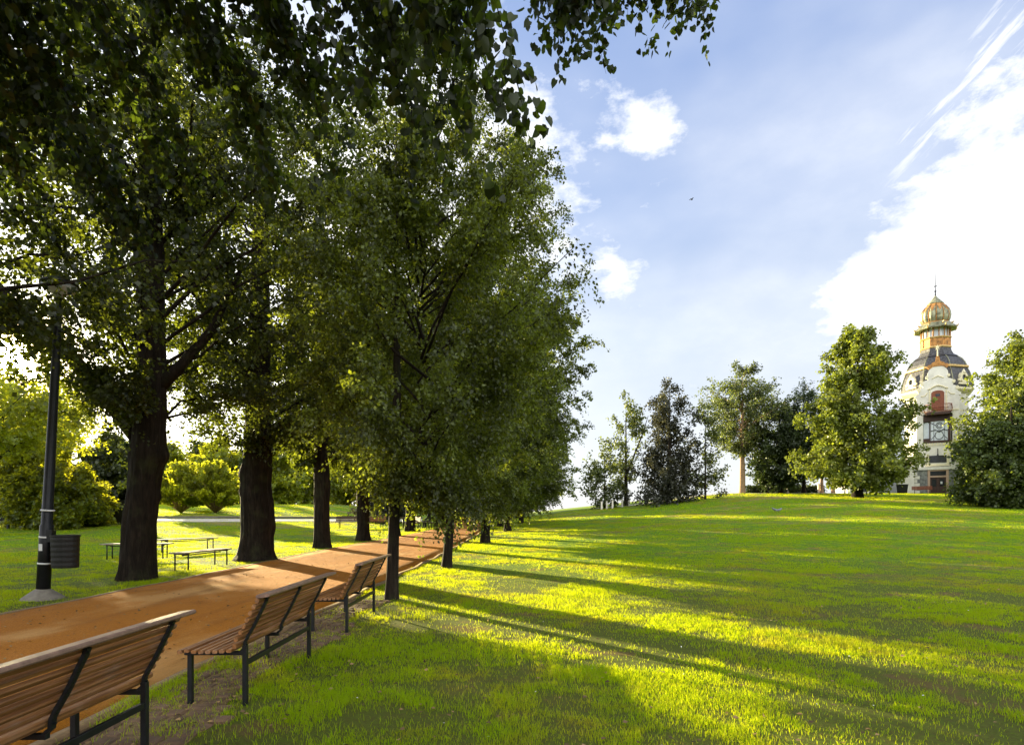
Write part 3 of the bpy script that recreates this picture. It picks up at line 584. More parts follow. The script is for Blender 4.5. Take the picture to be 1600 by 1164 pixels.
bg_tree('copper_beech_tree', 1046, 786, 'dark purple weeping beech spreading down to the hilltop grass', 'tree', G2, 13.5, [(.2, 3.9), (1.2, 4.9), (3.5, 4.1), (6, 3.5), (8.5, 3.0), (10.5, 2.4), (12.3, 1.2), (13.3, .3)], 'copper', 43, tr=.24, nb=110, ntw=15, per=13, leaf=.22, droop=1.1, inner=.35, up=.8, lump=.45)
bg_tree('slender_tree', 1102, 780, 'thin pale green tree right behind the purple beech', 'tree', G2, 10.5, [(.6, 1.2), (3, 1.9), (6, 2.0), (9, 1.2), (10.5, .3)], 'pale', 44, tr=.10, nb=34, ntw=9, per=9, leaf=.24, inner=.5)
bg_tree('tall_hilltop_tree', 1160, 769, 'tall tree with a bare tan trunk and high open crown on the hilltop', 'tree', G2, 14.5, [(4.6, .8), (6.2, 3.2), (8.6, 5.0), (11.5, 5.0), (13.5, 3.6), (15.3, 1.0)], 'pale', 45, 'tanbark', tr=.30, nb=120, ntw=15, per=13, leaf=.20, inner=.3, lr=.07, lump=.3, len=.8)
bg_tree('dark_hilltop_tree', 1218, 768, 'dense dark green tree behind the thin hilltop lamp', 'tree', G2, 11, [(.8, 1.6), (2.5, 3.3), (5, 3.9), (7.5, 3.4), (9.6, 2.2), (11, .6)], 'darkgreen', 46, tr=.3, nb=130, ntw=16, per=15, leaf=.24)
bg_tree('pine_tree', 1256, 767, 'dark pine with a flat layered top right of the tall hilltop tree', 'tree', G2, 12.5, [(2.0, 1.6), (5, 2.6), (8, 2.6), (10.5, 2.0), (12.5, .6)], 'pine', 47, tr=.2, nb=60, ntw=14, per=16, leaf=.2, flat=.9, droop=-.1)
for px, lab in ((1284, 'pine with a thin grey-brown stem standing over the low hedge'), (1302, 'small pine with a red-brown stem beside the big bright maple')):
    bg_tree('pine_tree', px, 767, lab, 'tree', G2, 8.5, [(3.4, .6), (5, 1.7), (7, 1.5), (8.6, .3)], 'pine', 48 + px, 'tanbark', tr=.17, nb=26, ntw=9, per=12, leaf=.2, flat=.8)
# maple left of the tower
x, y_, z = at(1340, 770)
D1 = 56.0; SC = D1 / F
def P_(px): return (px - 1340) * SC
bg_tree('maple_tree', 1340, 770, 'large sunlit yellow-green maple left of the tower', 'tree', None, 15.5, [(1.2, 2.0), (2.3, 4.6), (4.5, 5.6), (6.5, 5.0), (9, 4.2), (12, 3.5), (14.5, 2.7), (16.2, .8)], 'chestnut', 60, depth=D1, tr=.42, nb=170, ntw=22, per=15, leaf=.27, len=.8, spread=.22, droop=.35, inner=.45, lump=.35, every=1)
# trees right of the tower
bg_tree('maple_tree', 1643, 775, 'tall bright maple at the right edge rising behind the dark yew', 'tree', None, 18, [(1.5, 6.0), (5, 8.0), (8, 8.0), (12, 7.0), (15, 5.2), (17.2, 2.8), (18.2, .8)], 'chestnut', 61, depth=60., tr=.45, nb=330, ntw=20, per=16, leaf=.28, inner=.5, lump=.22, len=.9, spread=.22)
bg_tree('yew_tree', 1580, 792, 'broad dark yew sweeping down to the lawn right of the tower', 'tree', None, 8, [(.05, 2.0), (.8, 3.0), (2.2, 3.8), (3.8, 3.6), (5.2, 2.9), (6.4, 1.7), (7.2, .3)], 'yew', 62, tr=.35, nb=210, ntw=22, per=16, leaf=.19, len=.7, spread=.16, droop=.5, inner=.5, lump=.2, flat=.6, extra=[dict(prof=[(1, 1.5), (3, 2.8), (6, 2.9), (8.5, 1.8), (10, .4)], axis=(3.0, .5), nb=120)])
bg_tree('low_bush', 1524, 785, 'small dark bush on the lawn at the left foot of the yew', 'bush', None, 1.1, [(.05, .5), (.3, .85), (.7, .6), (1.1, .15)], 'copper', 63, tr=.04, nb=30, ntw=8, per=9, leaf=.13, len=.3, spread=.08, lr=.02)
# left background
GB = 'broadleaf trees beyond the left lawn'
labs = ['bright yellow-green tree at the far left edge behind the hedge', 'bright sunlit tree behind the lamp post', 'yellow-green tree behind the black cabinet', 'tree glowing above the two round shrubs', 'tree seen between the two thickest trunks', 'low-branched yellow tree right of the burled trunk', 'bright tree behind the two brown benches', 'yellow tree behind the fifth left trunk', 'sunlit tree beyond the seated person']
spec = [(-30, 92, 17, 'bright'), (75, 92, 14, 'bright'), (165, 98, 12.5, 'limedark'), (255, 98, 12, 'bright'), (345, 100, 11.5, 'bright'), (450, 84, 12, 'bright'), (540, 96, 12, 'bright'), (610, 98, 14, 'bright'), (668, 100, 12, 'bright')]
for i, ((px, Y, H, lm), lb) in enumerate(zip(spec, labs)):
    Rr_ = H * .42
    bg_tree('broadleaf_tree', px, 0, lb, 'tree', GB, H, [(.5 if i != 4 else 1.5, Rr_ * .5), (H * .25, Rr_), (H * .55, Rr_ * 1.05), (H * .8, Rr_ * .75), (H, .4)], lm, 80 + i, depth=float(Y), tr=.3, nb=75, ntw=14, per=12, leaf=.5, len=1.3, spread=.35, lump=.3)
labs = ['dark green far tree at the left edge of the view', 'dark tree in the far woods above the hedge', 'dark tree in the far woods behind the thickest trunk', 'dark tree in the far woods between the two thick trunks', 'dark conical tree right of the burled trunk', 'dark tree in the far woods above the brown benches', 'dark far tree behind the right lime row']
for i, (px, Y, H, lb) in enumerate([(-90, 112, 19, labs[0]), (60, 116, 15, labs[1]), (190, 120, 15, labs[2]), (310, 120, 14, labs[3]), (420, 100, 12, labs[4]), (520, 116, 16, labs[5]), (640, 122, 15, labs[6])]):
    bg_tree('dark_woodland_tree', px, 0, lb, 'tree', 'dark trees of the far left woods', H, [(.3, H * .4), (H * .3, H * .5), (H * .6, H * .45), (H * .85, H * .25), (H, .4)], 'limedark' if i % 2 else 'darkgreen', 95 + i, depth=float(Y), tr=.25, nb=80, ntw=14, per=12, leaf=.65, len=1.4, spread=.4)
bg_tree('dark_lawn_bush', 600, 812, 'low dark bush behind the brown bench', 'bush', None, 3, [(.1, 2), (1, 3.2), (2.2, 2.4), (3.2, .4)], 'copper', 110, depth=52., tr=.1, nb=50, ntw=10, per=10, leaf=.25)
# big hedge-like shrub, cabinet, round shrubs
x, y_, z = at(105, 824)
bg_tree('spreading_shrub', 0, 0, 'large spreading shrub, dark below and bright on top, behind the lamp post', 'shrub', None, 3.4, [(.03, 1.7), (.5, 2.5), (1.5, 2.7), (2.6, 2.3), (3.3, 1.2), (3.6, .2)], 'shrub', 120, xy=(x - .5, y_), tr=.12, nb=230, ntw=20, per=14, leaf=.16, len=.4, spread=.12, flat=.7, inner=.6, lump=.12, squash=(.98, .9), up=.3)
bg_tree('spreading_shrub', 0, 0, 'looser shrub joined to the left side of the big spreading shrub', 'shrub', None, 4, [(.05, .7), (1, 1.4), (2.4, 1.9), (3.6, 1.6), (4.6, .4)], 'shrub', 121, xy=(x - 3.0, y_ + .8), tr=.1, nb=90, ntw=16, per=12, leaf=.17, len=.5, spread=.14)
for i, (px, lb) in enumerate(((283, 'round fan-shaped shrub just right of the thickest trunk'), (337, 'round fan-shaped shrub just left of the burled trunk'))):
    x, y_, z = at(px, 801); rng = np.random.default_rng(130 + i); root = empty('round_shrub', (x, y_, z), label=lb, cat='shrub', group='pair of round fan-shaped shrubs')
    s_ = (803 - 725 + 0.) / F * y_ / 4.0; mb = MB(); Qs, Ds = [], []
    for k in range(150):
        a = rng.uniform(0, 2 * math.pi); th = rng.uniform(.02, 1.25) ** .9; L = (3.9 - .9 * th) * s_ * rng.uniform(.8, 1.05); d = np.array([math.cos(a) * math.sin(th), math.sin(a) * math.sin(th), math.cos(th)])
        pts = [d * L * u + np.array([0, 0, .25 * L * u * (1 - u) * 2]) for u in (0, .35, .7, 1.)]
        if k % 2 == 0: mb.tube(pts, [.05, .035, .02, .006], 4)
        u = rng.uniform(.3, 1, 34)[:, None]; Qs.append(d * L * u + rng.normal(0, .05, (34, 3)) + np.array([[0, 0, 1]]) * (.5 * L * u * (1 - u))); Ds.append(np.tile(d, (34, 1)) + rng.normal(0, .25, (34, 3)))
    P, T, N = sprays(np.concatenate(Qs), np.concatenate(Ds), rng, 6, .35, .04, 0., .2); T = np.repeat(nrm(np.concatenate(Ds)), 6, 0) + rng.normal(0, .3, P.shape)
    mb.build('stems', M['tanbark'], root, True); link('foliage', leaves_mesh('foliage', P, T, N, .17, 0, rng), M['bright'], root)

# ------------------------------------------------------------------ benches
def bench_back():
    """bench running along +Y from the origin, sitter faces -X; origin at the foot of the rear leg nearest the camera"""
    root = empty('slatted_bench', (0, 0, 0), cat='bench', group='slatted wooden benches along the right edge of the path')
    S = 1.42; y0, y1 = -.10, S + .12
    # back profile (x, z) from seat level up, curving backwards
    prof = [(-.105, .455), (-.10, .50), (-.075, .55), (-.045, .60), (-.018, .65), (.006, .70), (.030, .75), (.058, .80), (.085, .845)]
    def pt(i): return Vector((prof[i][0], 0, prof[i][1]))
    def slat(p, q, wd, th, y0=y0, y1=y1):
        d = (q - p).normalized(); n_ = Vector((d.z, 0, -d.x)); m = MB(); h = th / 2; e = .007
        sec = [(-wd / 2 + e, -h), (wd / 2 - e, -h), (wd / 2, -h + e), (wd / 2, h - e), (wd / 2 - e, h), (-wd / 2 + e, h), (-wd / 2, h - e), (-wd / 2, -h + e)]; c = (p + q) / 2
        vs_ = [c + d * a + n_ * b + Vector((0, yy, 0)) for yy in (y0, y1) for a, b in sec]
        return vs_, [tuple(range(8))[::-1], tuple(range(8, 16))] + [(i, (i + 1) % 8, 8 + (i + 1) % 8, 8 + i) for i in range(8)]
    for i in range(8):
        p, q = pt(i), pt(i + 1); d = (q - p).normalized(); n_ = Vector((d.z, 0, -d.x)); off = n_ * -.026
        m = MB(); j = random.Random(i); m.add(*slat(p + off, q + off, .036, .030, y0 + j.uniform(-.006, .006), y1 + j.uniform(-.006, .006))); m.build('back_slat', M['wood'], root)
    m = MB(); p = Vector((.050, 0, .868)); m.add(*slat(p, p + Vector((.10, 0, .012)), .105, .026, y0 - .02, y1 + .02)); m.build('top_rail', M['railwood'], root)
    for i in range(8):
        x = -.145 - i * .054; zz = .448 - .010 * math.sin(i / 7 * math.pi) + (.004 if i > 5 else 0) - (.012 if i == 7 else 0); m = MB(); p = Vector((x, 0, zz)); m.add(*slat(p, p + Vector((-.05, 0, 0)), .040, .026)); m.build('seat_slat', M['wood'], root)
    for yy in (0, S / 2, S):                         # curved flat irons carrying the back slats
        m = MB(); pts = [(-.12, .425), (-.092, .45), (-.086, .50), (-.061, .55), (-.031, .60), (-.004, .65), (.020, .70), (.044, .75), (.070, .80), (.088, .845)]
        vs_ = []; 
        for i, (x, zz) in enumerate(pts):
            a = Vector((*pts[max(i - 1, 0)], 0)); b = Vector((*pts[min(i + 1, len(pts) - 1)], 0)); d = (b - a).normalized(); nx_, nz_ = d.y, -d.x
            for s_, t_ in ((-1, -1), (1, -1), (1, 1), (-1, 1)): vs_.append((x + nx_ * .009 * t_, yy + s_ * .017, zz + nz_ * .009 * t_))
        fs_ = [(i * 4 + j, i * 4 + (j + 1) % 4, i * 4 + 4 + (j + 1) % 4, i * 4 + 4 + j) for i in range(len(pts) - 1) for j in range(4)]
        m.add(vs_, fs_ + [(3, 2, 1, 0), tuple(len(vs_) - 4 + j for j in range(4))])
        for i in range(1, 9): m.tube([(pts[i][0] + .010, yy, (pts[i][1] + pts[min(i + 1, 9)][1]) / 2), (pts[i][0] + .024, yy, (pts[i][1] + pts[min(i + 1, 9)][1]) / 2)], .0065, 6)
        m.build('back_support', M['iron'], root)
    for yy in (0, S):
        m = MB(); m.box(-.105, -.070, yy - .018, yy + .018, -.03, .47); m.build('leg', M['iron'], root, bevel=.003)
        m = MB(); m.box(-.535, -.500, yy - .018, yy + .018, -.03, .425); m.build('leg', M['iron'], root, bevel=.003)
        m = MB(); m.box(-.56, -.1055, yy - .017, yy + .017, .395, .424); m.build('seat_bearer', M['iron'], root, bevel=.003)
    m = MB(); m.box(-.1, -.075, .019, S - .019, .31, .35); m.build('stretcher', M['iron'], root, bevel=.003)
    m = MB(); m.box(-.34, -.31, .018, S - .018, .392, .42); m.build('seat_rail', M['iron'], root, bevel=.003)
    m = MB(); m.box(-.56, -.11, S / 2 - .015, S / 2 + .015, .396, .424); m.build('seat_bearer', M['iron'], root, bevel=.003)
    return root
b2 = bench_back(); b2.location = (-2.01, 4.53, 0); b2['label'] = 'middle of three slatted benches, seat and back fully in view'
b1 = copy_tree(b2); b1.location = (-2.17, 2.12, 0); b1.rotation_euler = (0, 0, .0); b1['label'] = 'nearest slatted bench, cut off by the lower left corner'
b3 = copy_tree(b2); b3.location = (-2.0, 7.28, 0); b3['label'] = 'third slatted bench, touching the slender lime trunk'
def flat_bench(loc, rz, label, L=1.8):
    root = empty('backless_bench', loc, rz, label=label, cat='bench', group='backless benches on the left lawn')
    for i in range(3):
        m = MB(); m.box(-.22 + i * .15, -.08 + i * .15, -L / 2, L / 2, .47, .505); m.build('seat_plank', M['greywood'], root, bevel=.006)
    for sy in (-1, 1):
        for sx in (-1, 1):
            m = MB(); m.tube([(sx * .185, sy * (L / 2 - .2), -.03), (sx * .185, sy * (L / 2 - .2), .44)], .019, 8); m.build('leg', M['iron'], root, True)
        m = MB(); m.box(-.21, .21, sy * (L / 2 - .2) - .02, sy * (L / 2 - .2) + .02, .435, .468); m.build('seat_bearer', M['iron'], root)
    m = MB(); m.box(-.015, .015, -(L / 2 - .222), L / 2 - .222, .40, .43); m.build('stretcher', M['iron'], root)
    return root
flat_bench((-8.55, 15.9, 0), -.10, 'backless bench nearest the path, left of the burled trunk', 2.1)
x, y_, _ = at(294, 862); flat_bench((x, y_, tz(x, y_)), -.55, 'backless bench farthest out on the lawn, its legs seen side on', 2.1)
x, y_, _ = at(215, 873); flat_bench((x, y_, tz(x, y_)), -1.35, 'backless bench half hidden behind the thickest trunk', 2.0)
# far benches: brown plank benches with backs
def plank_bench(loc, rz, label, m1, L=1.9):
    root = empty('plank_bench', loc, rz, label=label, cat='bench', group='plank benches beside the cross path')
    for i in range(3):
        m = MB(); m.box(-L / 2, L / 2, -.02 + i * .012, .02 + i * .012, .50 + i * .13, .61 + i * .13); m.build('back_plank', m1, root)
    for i in range(3):
        m = MB(); m.box(-L / 2, L / 2, -.46 + i * .14, -.34 + i * .14, .43, .47); m.build('seat_plank', m1, root)
    for sx in (-1, 1):
        x0 = sx * (L / 2 - .28)
        m = MB(); m.box(x0 - .02, x0 + .02, .045, .075, -.03, .86); m.build('leg', M['iron'], root)
        m = MB(); m.box(x0 - .02, x0 + .02, -.42, -.39, -.03, .43); m.build('leg', M['iron'], root)
        m = MB(); m.box(x0 - .015, x0 + .015, -.389, .044, .395, .428); m.build('seat_bearer', M['iron'], root)
    return root
x, y_, z = at(552, 825); plank_bench((x, y_, z), .15, 'greyish plank bench just left of the fourth left trunk', M['greywood_dark'], 2.4)
x, y_, z = at(583, 824); plank_bench((x, y_, z), -.1, 'red-brown plank bench just right of the fourth left trunk', M['wood'], 2.0)
x, y_, z = at(653, 826); plank_bench((x, y_, z), -1.15, 'dark plank bench seen end on, right of the sixth left trunk', M['greywood_dark'], 1.4)
x, y_, z = at(662, 826); flat_bench((x, y_ + .5, z), 1.35, 'low backless bench in front of the seated person', 1.3)
x, y_, z = at(630, 825); root = empty('park_table', (x, y_, z), label='small dark pedestal table between two trunks of the left row', cat='table')
m = MB(); m.box(-.45, .45, -.3, .3, .72, .78); m.build('tabletop', M['greywood_dark'], root); m = MB(); m.tube([(0, 0, -.02), (0, 0, .72)], .05, 8); m.build('pedestal', M['iron'], root, True)

# ------------------------------------------------------------------ lamp post with bin
lx, ly = -8.27, 10.15; lean = .055
root = empty('lamp_post', (lx, ly, 0), label='tall black lamp post on a concrete foot at the left path edge', cat='street lamp')
m = MB(); m.lathe([(.33, -.02), (.31, .03), (.22, .10), (.13, .17), (.10, .19), (.0, .19)], 24); m.build('concrete_foot', M['concrete'], root, True)
pl = [(lean * h, 0, h) for h in (.15, 1.3, 1.32, 3.0, 5.05, 5.35)]
m = MB(); m.tube(pl, [.105, .10, .085, .072, .055, .04], 18); m.build('pole', M['iron'], root, True)
for h in (.62, 1.08, 1.55): m = MB(); m.tube([(lean * h, 0, h), (lean * h + .002, 0, h + .03)], .106, 18); m.build('clamp_band', M['sticker'], root, True)
m = MB(); m.box(-.03, .03, -.112, -.106, .86, .98); o = m.build('sticker', M['sticker'], root); o.location = (.05, 0, 0)
tx = lean * 5.35
m = MB(); m.lathe([(.05, 5.30), (.09, 5.36), (.24, 5.44), (.27, 5.52), (.22, 5.52)], 20, (tx, 0, 0)); m.build('lamp_bowl', M['lampglass'], root, True)
m = MB(); m.lathe([(.29, 5.52), (.28, 5.56), (.17, 5.64), (.04, 5.68), (.01, 5.70)], 20, (tx, 0, 0)); m.build('lamp_cap', M['iron'], root, True)
root = empty('litter_bin', (lx + .42, ly - .03, .56), label='black ribbed litter bin hung on the tall lamp post', cat='litter bin')
m = MB(); n = 26; pr = []
for i in range(13): pr.append((.20 + .012 * (i % 2) * .4 + .012 * i / 12, i * .045))
m.lathe(pr + [(.225, .55), (.225, .575), (.20, .575), (.195, .10)], n, sx=1.05, sy=.85); m.build('bin_body', M['bin'], root)
m = MB(); m.box(-.33, -.20, -.05, .05, .45, .66); m.build('bracket', M['iron'], root)
x, y_, z = at(7, 826); root = empty('post_bin', (x, y_, z), label='small dark bin on a short post at the far left edge', cat='litter bin')
m = MB(); m.box(-.30, .12, -.2, .2, .42, .95); m.build('bin_body', M['bin'], root, bevel=.02); m = MB(); m.box(.14, .24, -.05, .05, -.02, 1.05); m.build('post', M['iron'], root)
x, y_, z = at(187, 819); root = empty('utility_cabinet', (x, y_, z), label='black utility cabinet with a white label beside the thickest trunk', cat='cabinet'); k = y_ / F
m = MB(); m.box(-12 * k, 12 * k, -.3, .3, -.05, 35 * k); 
for i in range(9): m.box(-11.4 * k, 11.4 * k, -.315, -.301, (2.5 + i * 2.7) * k, (4.1 + i * 2.7) * k)
m.build('cabinet_body', M['bin'], root, bevel=.01)
m = MB(); m.box(-13 * k, 13 * k, -.34, .34, 35.05 * k, 37.5 * k); m.build('cabinet_roof', M['iron'], root)
m = MB()
m.box(-4.6 * k, 6 * k, -.325, -.318, 27.2 * k, 28.3 * k); m.box(-1 * k, 6 * k, -.325, -.318, 28.9 * k, 30.2 * k); m.build('label_plate', M['sticker'], root)

# ------------------------------------------------------------------ seated person (far)
x, y_, z = at(672, 825); root = empty('person', (x, y_, z), -.2, label='person in dark clothes sitting hunched on the far left lawn edge', cat='person')
def skin(name, pts, edges, rads, m, parent, sub=2):
    me = bpy.data.meshes.new(name); me.from_pydata(pts, edges, []); o = link(name, me, m, parent); mo = o.modifiers.new('skin', 'SKIN'); 
    for v, r in zip(me.skin_vertices[0].data, rads): v.radius = (r, r) if not isinstance(r, tuple) else r
    me.skin_vertices[0].data[0].use_root = True; s_ = o.modifiers.new('sub', 'SUBSURF'); s_.levels = sub; s_.render_levels = sub; return o
if 1:
    pts = [(0, 0, .50), (-.02, 0, .68), (-.05, 0, .88), (-.07, 0, 1.02), (-.10, 0, 1.12), (-.12, 0, 1.22), (-.13, 0, 1.32),
           (-.02, -.09, .50), (-.44, -.11, .52), (-.46, -.11, .27), (-.44, -.11, .07), (-.58, -.12, .04),
           (-.02, .09, .50), (-.43, .12, .52), (-.42, .12, .27), (-.40, .12, .07), (-.54, .13, .04),
           (-.07, -.19, 1.0), (-.12, -.24, .76), (-.34, -.16, .64), (-.42, -.13, .62), (-.07, .19, 1.0), (-.12, .24, .76), (-.34, .16, .64), (-.42, .13, .62)]
    ed = [(0, 1), (1, 2), (2, 3), (3, 4), (4, 5), (5, 6), (0, 7), (7, 8), (8, 9), (9, 10), (10, 11), (0, 12), (12, 13), (13, 14), (14, 15), (15, 16), (3, 17), (17, 18), (18, 19), (19, 20), (3, 21), (21, 22), (22, 23), (23, 24)]
    ra = [(.15, .12), (.15, .11), (.17, .12), (.15, .10), .055, .09, .10, .10, .075, .055, .045, .04, .10, .075, .055, .045, .04, .06, .048, .038, .03, .06, .048, .038, .03]
    skin('body', pts, ed, ra, M['cloth'], root)
    m = MB(); m.lathe([(.0, -.12), (.055, -.10), (.08, -.03), (.088, .03), (.07, .09), (.0, .11)], 14, (-.145, 0, 1.29), sy=.85); m.build('face', M['skin'], root, True)
    m = MB(); m.lathe([(.095, -.02), (.108, .04), (.09, .10), (.04, .13), (0, .135)], 14, (-.115, 0, 1.30)); m.build('hair', M['hair'], root, True)
x2, y2, z2 = x + .35, y_ + .1, z
stool = empty('park_stool', (x + .1 * 0, y_, z), -.2, label='low seat under the person in dark clothes', cat='seat')
m = MB(); m.box(-.28, .30, -.25, .25, .36, .40); m.build('seat', M['greywood_dark'], stool)
for a in (-1, 1):
    for b in (-1, 1): m = MB(); m.box(a * .22 - .02, a * .22 + .02, b * .2 - .02, b * .2 + .02, -.02, .36); m.build('leg', M['iron'], stool)

# ------------------------------------------------------------------ tower
TX, TY = 53.8, 73.2; TZ = tz(TX, 70) - .05; TR = R(-33)
tw = empty('ornate_tower', (TX, TY, TZ), TR, label='white baroque tower with slate dome and copper onion lantern on the hilltop', cat='tower')
tw.scale = (.82, .82, .98)
def oct_(r, z): return (r / math.cos(math.pi / 8), z)
def otube(prof, name, m, smooth=False, parent=tw, n=8): b = MB(); b.lathe([oct_(r, z) for r, z in prof], n, ph=.5); return b.build(name, m, parent, smooth)
otube([(3.9, -.6), (3.9, 12.9)], 'wall', M['white'])
otube([(4.0, 6.1), (4.15, 6.25), (4.15, 6.4), (4.0, 6.5)], 'string_course', M['cream'])
otube([(3.95, 12.5), (4.35, 12.75), (4.55, 12.95), (4.55, 13.15), (4.3, 13.25)], 'cornice', M['cream'])
roof = otube([(4.4, 13.2), (4.42, 13.6), (4.30, 14.3), (4.05, 15.1), (3.75, 15.75)], 'roof', M['slate'])
otube([(3.72, 15.75), (3.95, 15.82), (3.95, 16.05), (3.68, 16.12)], 'roof_band', M['gold'], parent=roof)
otube([(3.66, 16.1), (3.5, 16.55), (3.1, 17.1), (2.6, 17.45), (2.72, 17.5), (2.6, 17.6), (2.2, 17.85), (1.95, 18.3), (1.86, 18.75)], 'upper_roof', M['slate'], parent=roof)
for j in range(8):
    hips = MB()
    a = 2 * math.pi * (j + .5) / 8; c_, s_ = math.cos(a), math.sin(a)
    hips.tube([(oct_(r, z)[0] * c_, oct_(r, z)[0] * s_, z) for r, z in [(4.42, 13.6), (4.32, 14.3), (4.07, 15.1), (3.77, 15.75)]], .07, 6)
    hips.tube([(oct_(r, z)[0] * c_, oct_(r, z)[0] * s_, z) for r, z in [(3.68, 16.12), (3.52, 16.55), (3.12, 17.1), (2.62, 17.45)]], .07, 6)
    hips.build('roof_hip', M['verdigris'], roof)
ln = otube([(1.84, 18.7), (1.84, 20.0)], 'lantern', M['copperroof'])
otube([(1.9, 18.7), (1.98, 18.8), (1.9, 18.95)], 'lantern_base', M['gold'], parent=ln)
otube([(1.9, 19.95), (1.98, 20.05), (1.9, 20.15)], 'lantern_sill', M['gold'], parent=ln)
otube([(1.62, 20.1), (1.62, 21.35)], 'lantern_glass', M['glasspale'], parent=ln)
posts = MB()
for j in range(16):
    a = 2 * math.pi * (j + .5) / 16; rr2 = 1.86 if j % 2 else 1.78; posts.tube([(rr2 * math.cos(a), rr2 * math.sin(a), 18.9), (rr2 * math.cos(a), rr2 * math.sin(a), 21.4)], .09 if j % 2 else .07, 6)
posts.build('lantern_posts', M['copperroof'], ln)
otube([(1.6, 21.35), (2.62, 21.2), (2.66, 21.3), (2.2, 21.65), (1.8, 22.0), (1.7, 22.1)], 'lantern_eave', M['verdigris'])
for j in range(8):
    horn = MB()
    a = 2 * math.pi * (j + .5) / 8; horn.tube([(2.5 * math.cos(a), 2.5 * math.sin(a), 21.35), (2.85 * math.cos(a), 2.85 * math.sin(a), 21.3), (3.05 * math.cos(a), 3.05 * math.sin(a), 21.5)], [.13, .12, .04], 6)
    horn.tube([(2.1 * math.cos(a), 2.1 * math.sin(a), 21.8), (2.45 * math.cos(a), 2.45 * math.sin(a), 21.95)], [.15, .05], 6)
    horn.build('eave_ornament', M['gold'], tw)
# onion with lobes
b = MB(); n = 96; prof = [(1.55, 22.05), (1.75, 22.25), (1.92, 22.6), (1.98, 23.0), (1.93, 23.4), (1.72, 23.85), (1.4, 24.25), (1.05, 24.55), (.8, 24.75)]; V_ = []; 
for r_, z_ in prof:
    for j in range(n): a = 2 * math.pi * j / n; q = r_ * (.93 + .09 * abs(math.sin(6 * a))); V_.append((q * math.cos(a), q * math.sin(a), z_))
b.add(V_, [(i * n + j, i * n + (j + 1) % n, (i + 1) * n + (j + 1) % n, (i + 1) * n + j) for i in range(len(prof) - 1) for j in range(n)]); on = b.build('onion_dome', M['verdigris'], tw)
b = MB()
for j in range(12): a = 2 * math.pi * j / 12; b.tube([(r_ * .955 * math.cos(a), r_ * .955 * math.sin(a), z_) for r_, z_ in prof], .065, 6)
for z_, r_ in ((22.05, 1.62),): b.lathe([(r_ * 1.02, z_ - .12), (r_ * 1.1, z_), (r_ * 1.06, z_ + .12), (r_ * .9, z_ + .14)], 32)
for j in range(12):                                   # hanging gilded tongues at the shoulder
    a = 2 * math.pi * (j + .5) / 12; V_ = []
    for u, wd in ((24.6, .24), (24.2, .26), (23.85, .2), (23.5, .04)):
        r_ = np.interp(u, [p[1] for p in prof], [p[0] for p in prof]) * 1.03
        for s_ in (-1, 1): V_.append((r_ * math.cos(a) - s_ * wd * math.sin(a), r_ * math.sin(a) + s_ * wd * math.cos(a), u))
    b.add(V_, [(0, 1, 3, 2), (2, 3, 5, 4), (4, 5, 7, 6)])
b.build('dome_ribs', M['copperroof'], on)
b = MB(); b.lathe([(.75, 24.7), (1.08, 24.62), (1.12, 24.7), (.7, 25.1), (.3, 25.5), (.1, 25.75)], 8); b.build('dome_cap', M['verdigris'], tw)
b = MB(); b.tube([(0, 0, 25.6), (0, 0, 26.2), (0, 0, 26.6), (0, 0, 27.1), (0, 0, 28.9)], [.11, .07, .05, .04, .012], 6); b.lathe([(.02, -.16), (.16, 0), (.02, .16)], 10, (0, 0, 26.35)); b.box(-.2, .2, -.03, .03, 26.95, 27.05)
b.build('finial', M['iron'], tw)
# projecting centre bay on the front face (local -y)
YB = -4.9; d0 = -3.6
def tbox(name, m, *boxes, parent=tw, bev=0):
    b = MB()
    for bx in boxes: b.box(*bx)
    return b.build(name, m, parent, bevel=bev)
bay = tbox('front_bay', M['white'], (-2.55, 2.55, YB, d0, -.6, 6.3), (-2.55, -1.75, YB, d0, 6.3, 9.9), (1.75, 2.55, YB, d0, 6.3, 9.9), (-2.55, 2.55, YB, d0, 9.9, 12.0))
g = [(2.75, 12.0), (2.75, 12.3), (2.35, 12.55), (2.3, 13.0), (2.05, 13.25), (1.75, 13.3), (1.95, 13.6), (1.85, 13.95), (1.5, 14.15), (1.2, 14.2), (1.25, 14.7), (1.2, 15.1), (1.0, 15.45), (.6, 15.7), (.2, 15.8)]
b = MB(); b.prism(g[::1] + [(-x_, z_) for x_, z_ in g[::-1]], YB - .02, YB + .9); b.build('gable', M['white'], tw)
b = MB()
for s_ in (-1, 1):
    for cx_, cz_, rr2 in ((2.3, 12.95, .22), (1.9, 13.75, .2), (1.3, 14.55, .18)): b.tube([(s_ * cx_, YB - .12, cz_), (s_ * cx_, YB + .95, cz_)], rr2, 14)
b.build('gable_scrolls', M['cream'], tw)
b = MB(); b.prism([(1.1, 15.5), (1.3, 15.75), (1.15, 16.0), (.9, 16.02), (.6, 16.3), (.3, 16.35), (.18, 17.0), (-.18, 17.0), (-.3, 16.35), (-.6, 16.3), (-.9, 16.02), (-1.15, 16.0), (-1.3, 15.75), (-1.1, 15.5), (-.6, 15.78), (.6, 15.78)], YB - .1, YB + .2); b.build('gable_crest', M['copperroof'], tw)
b = MB(); b.tube([(0, YB + .2, 17.0), (0, YB + .2, 18.4)], [.09, .04], 6)
for k in range(4):
    a = k * math.pi / 4; b.tube([(-.36 * math.cos(a), YB + .2, 18.1 - .36 * math.sin(a)), (0, YB + .2, 18.1), (.36 * math.cos(a), YB + .2, 18.1 + .36 * math.sin(a))], [.01, .07, .01], 5)
b.build('star_finial', M['cream'], tw)
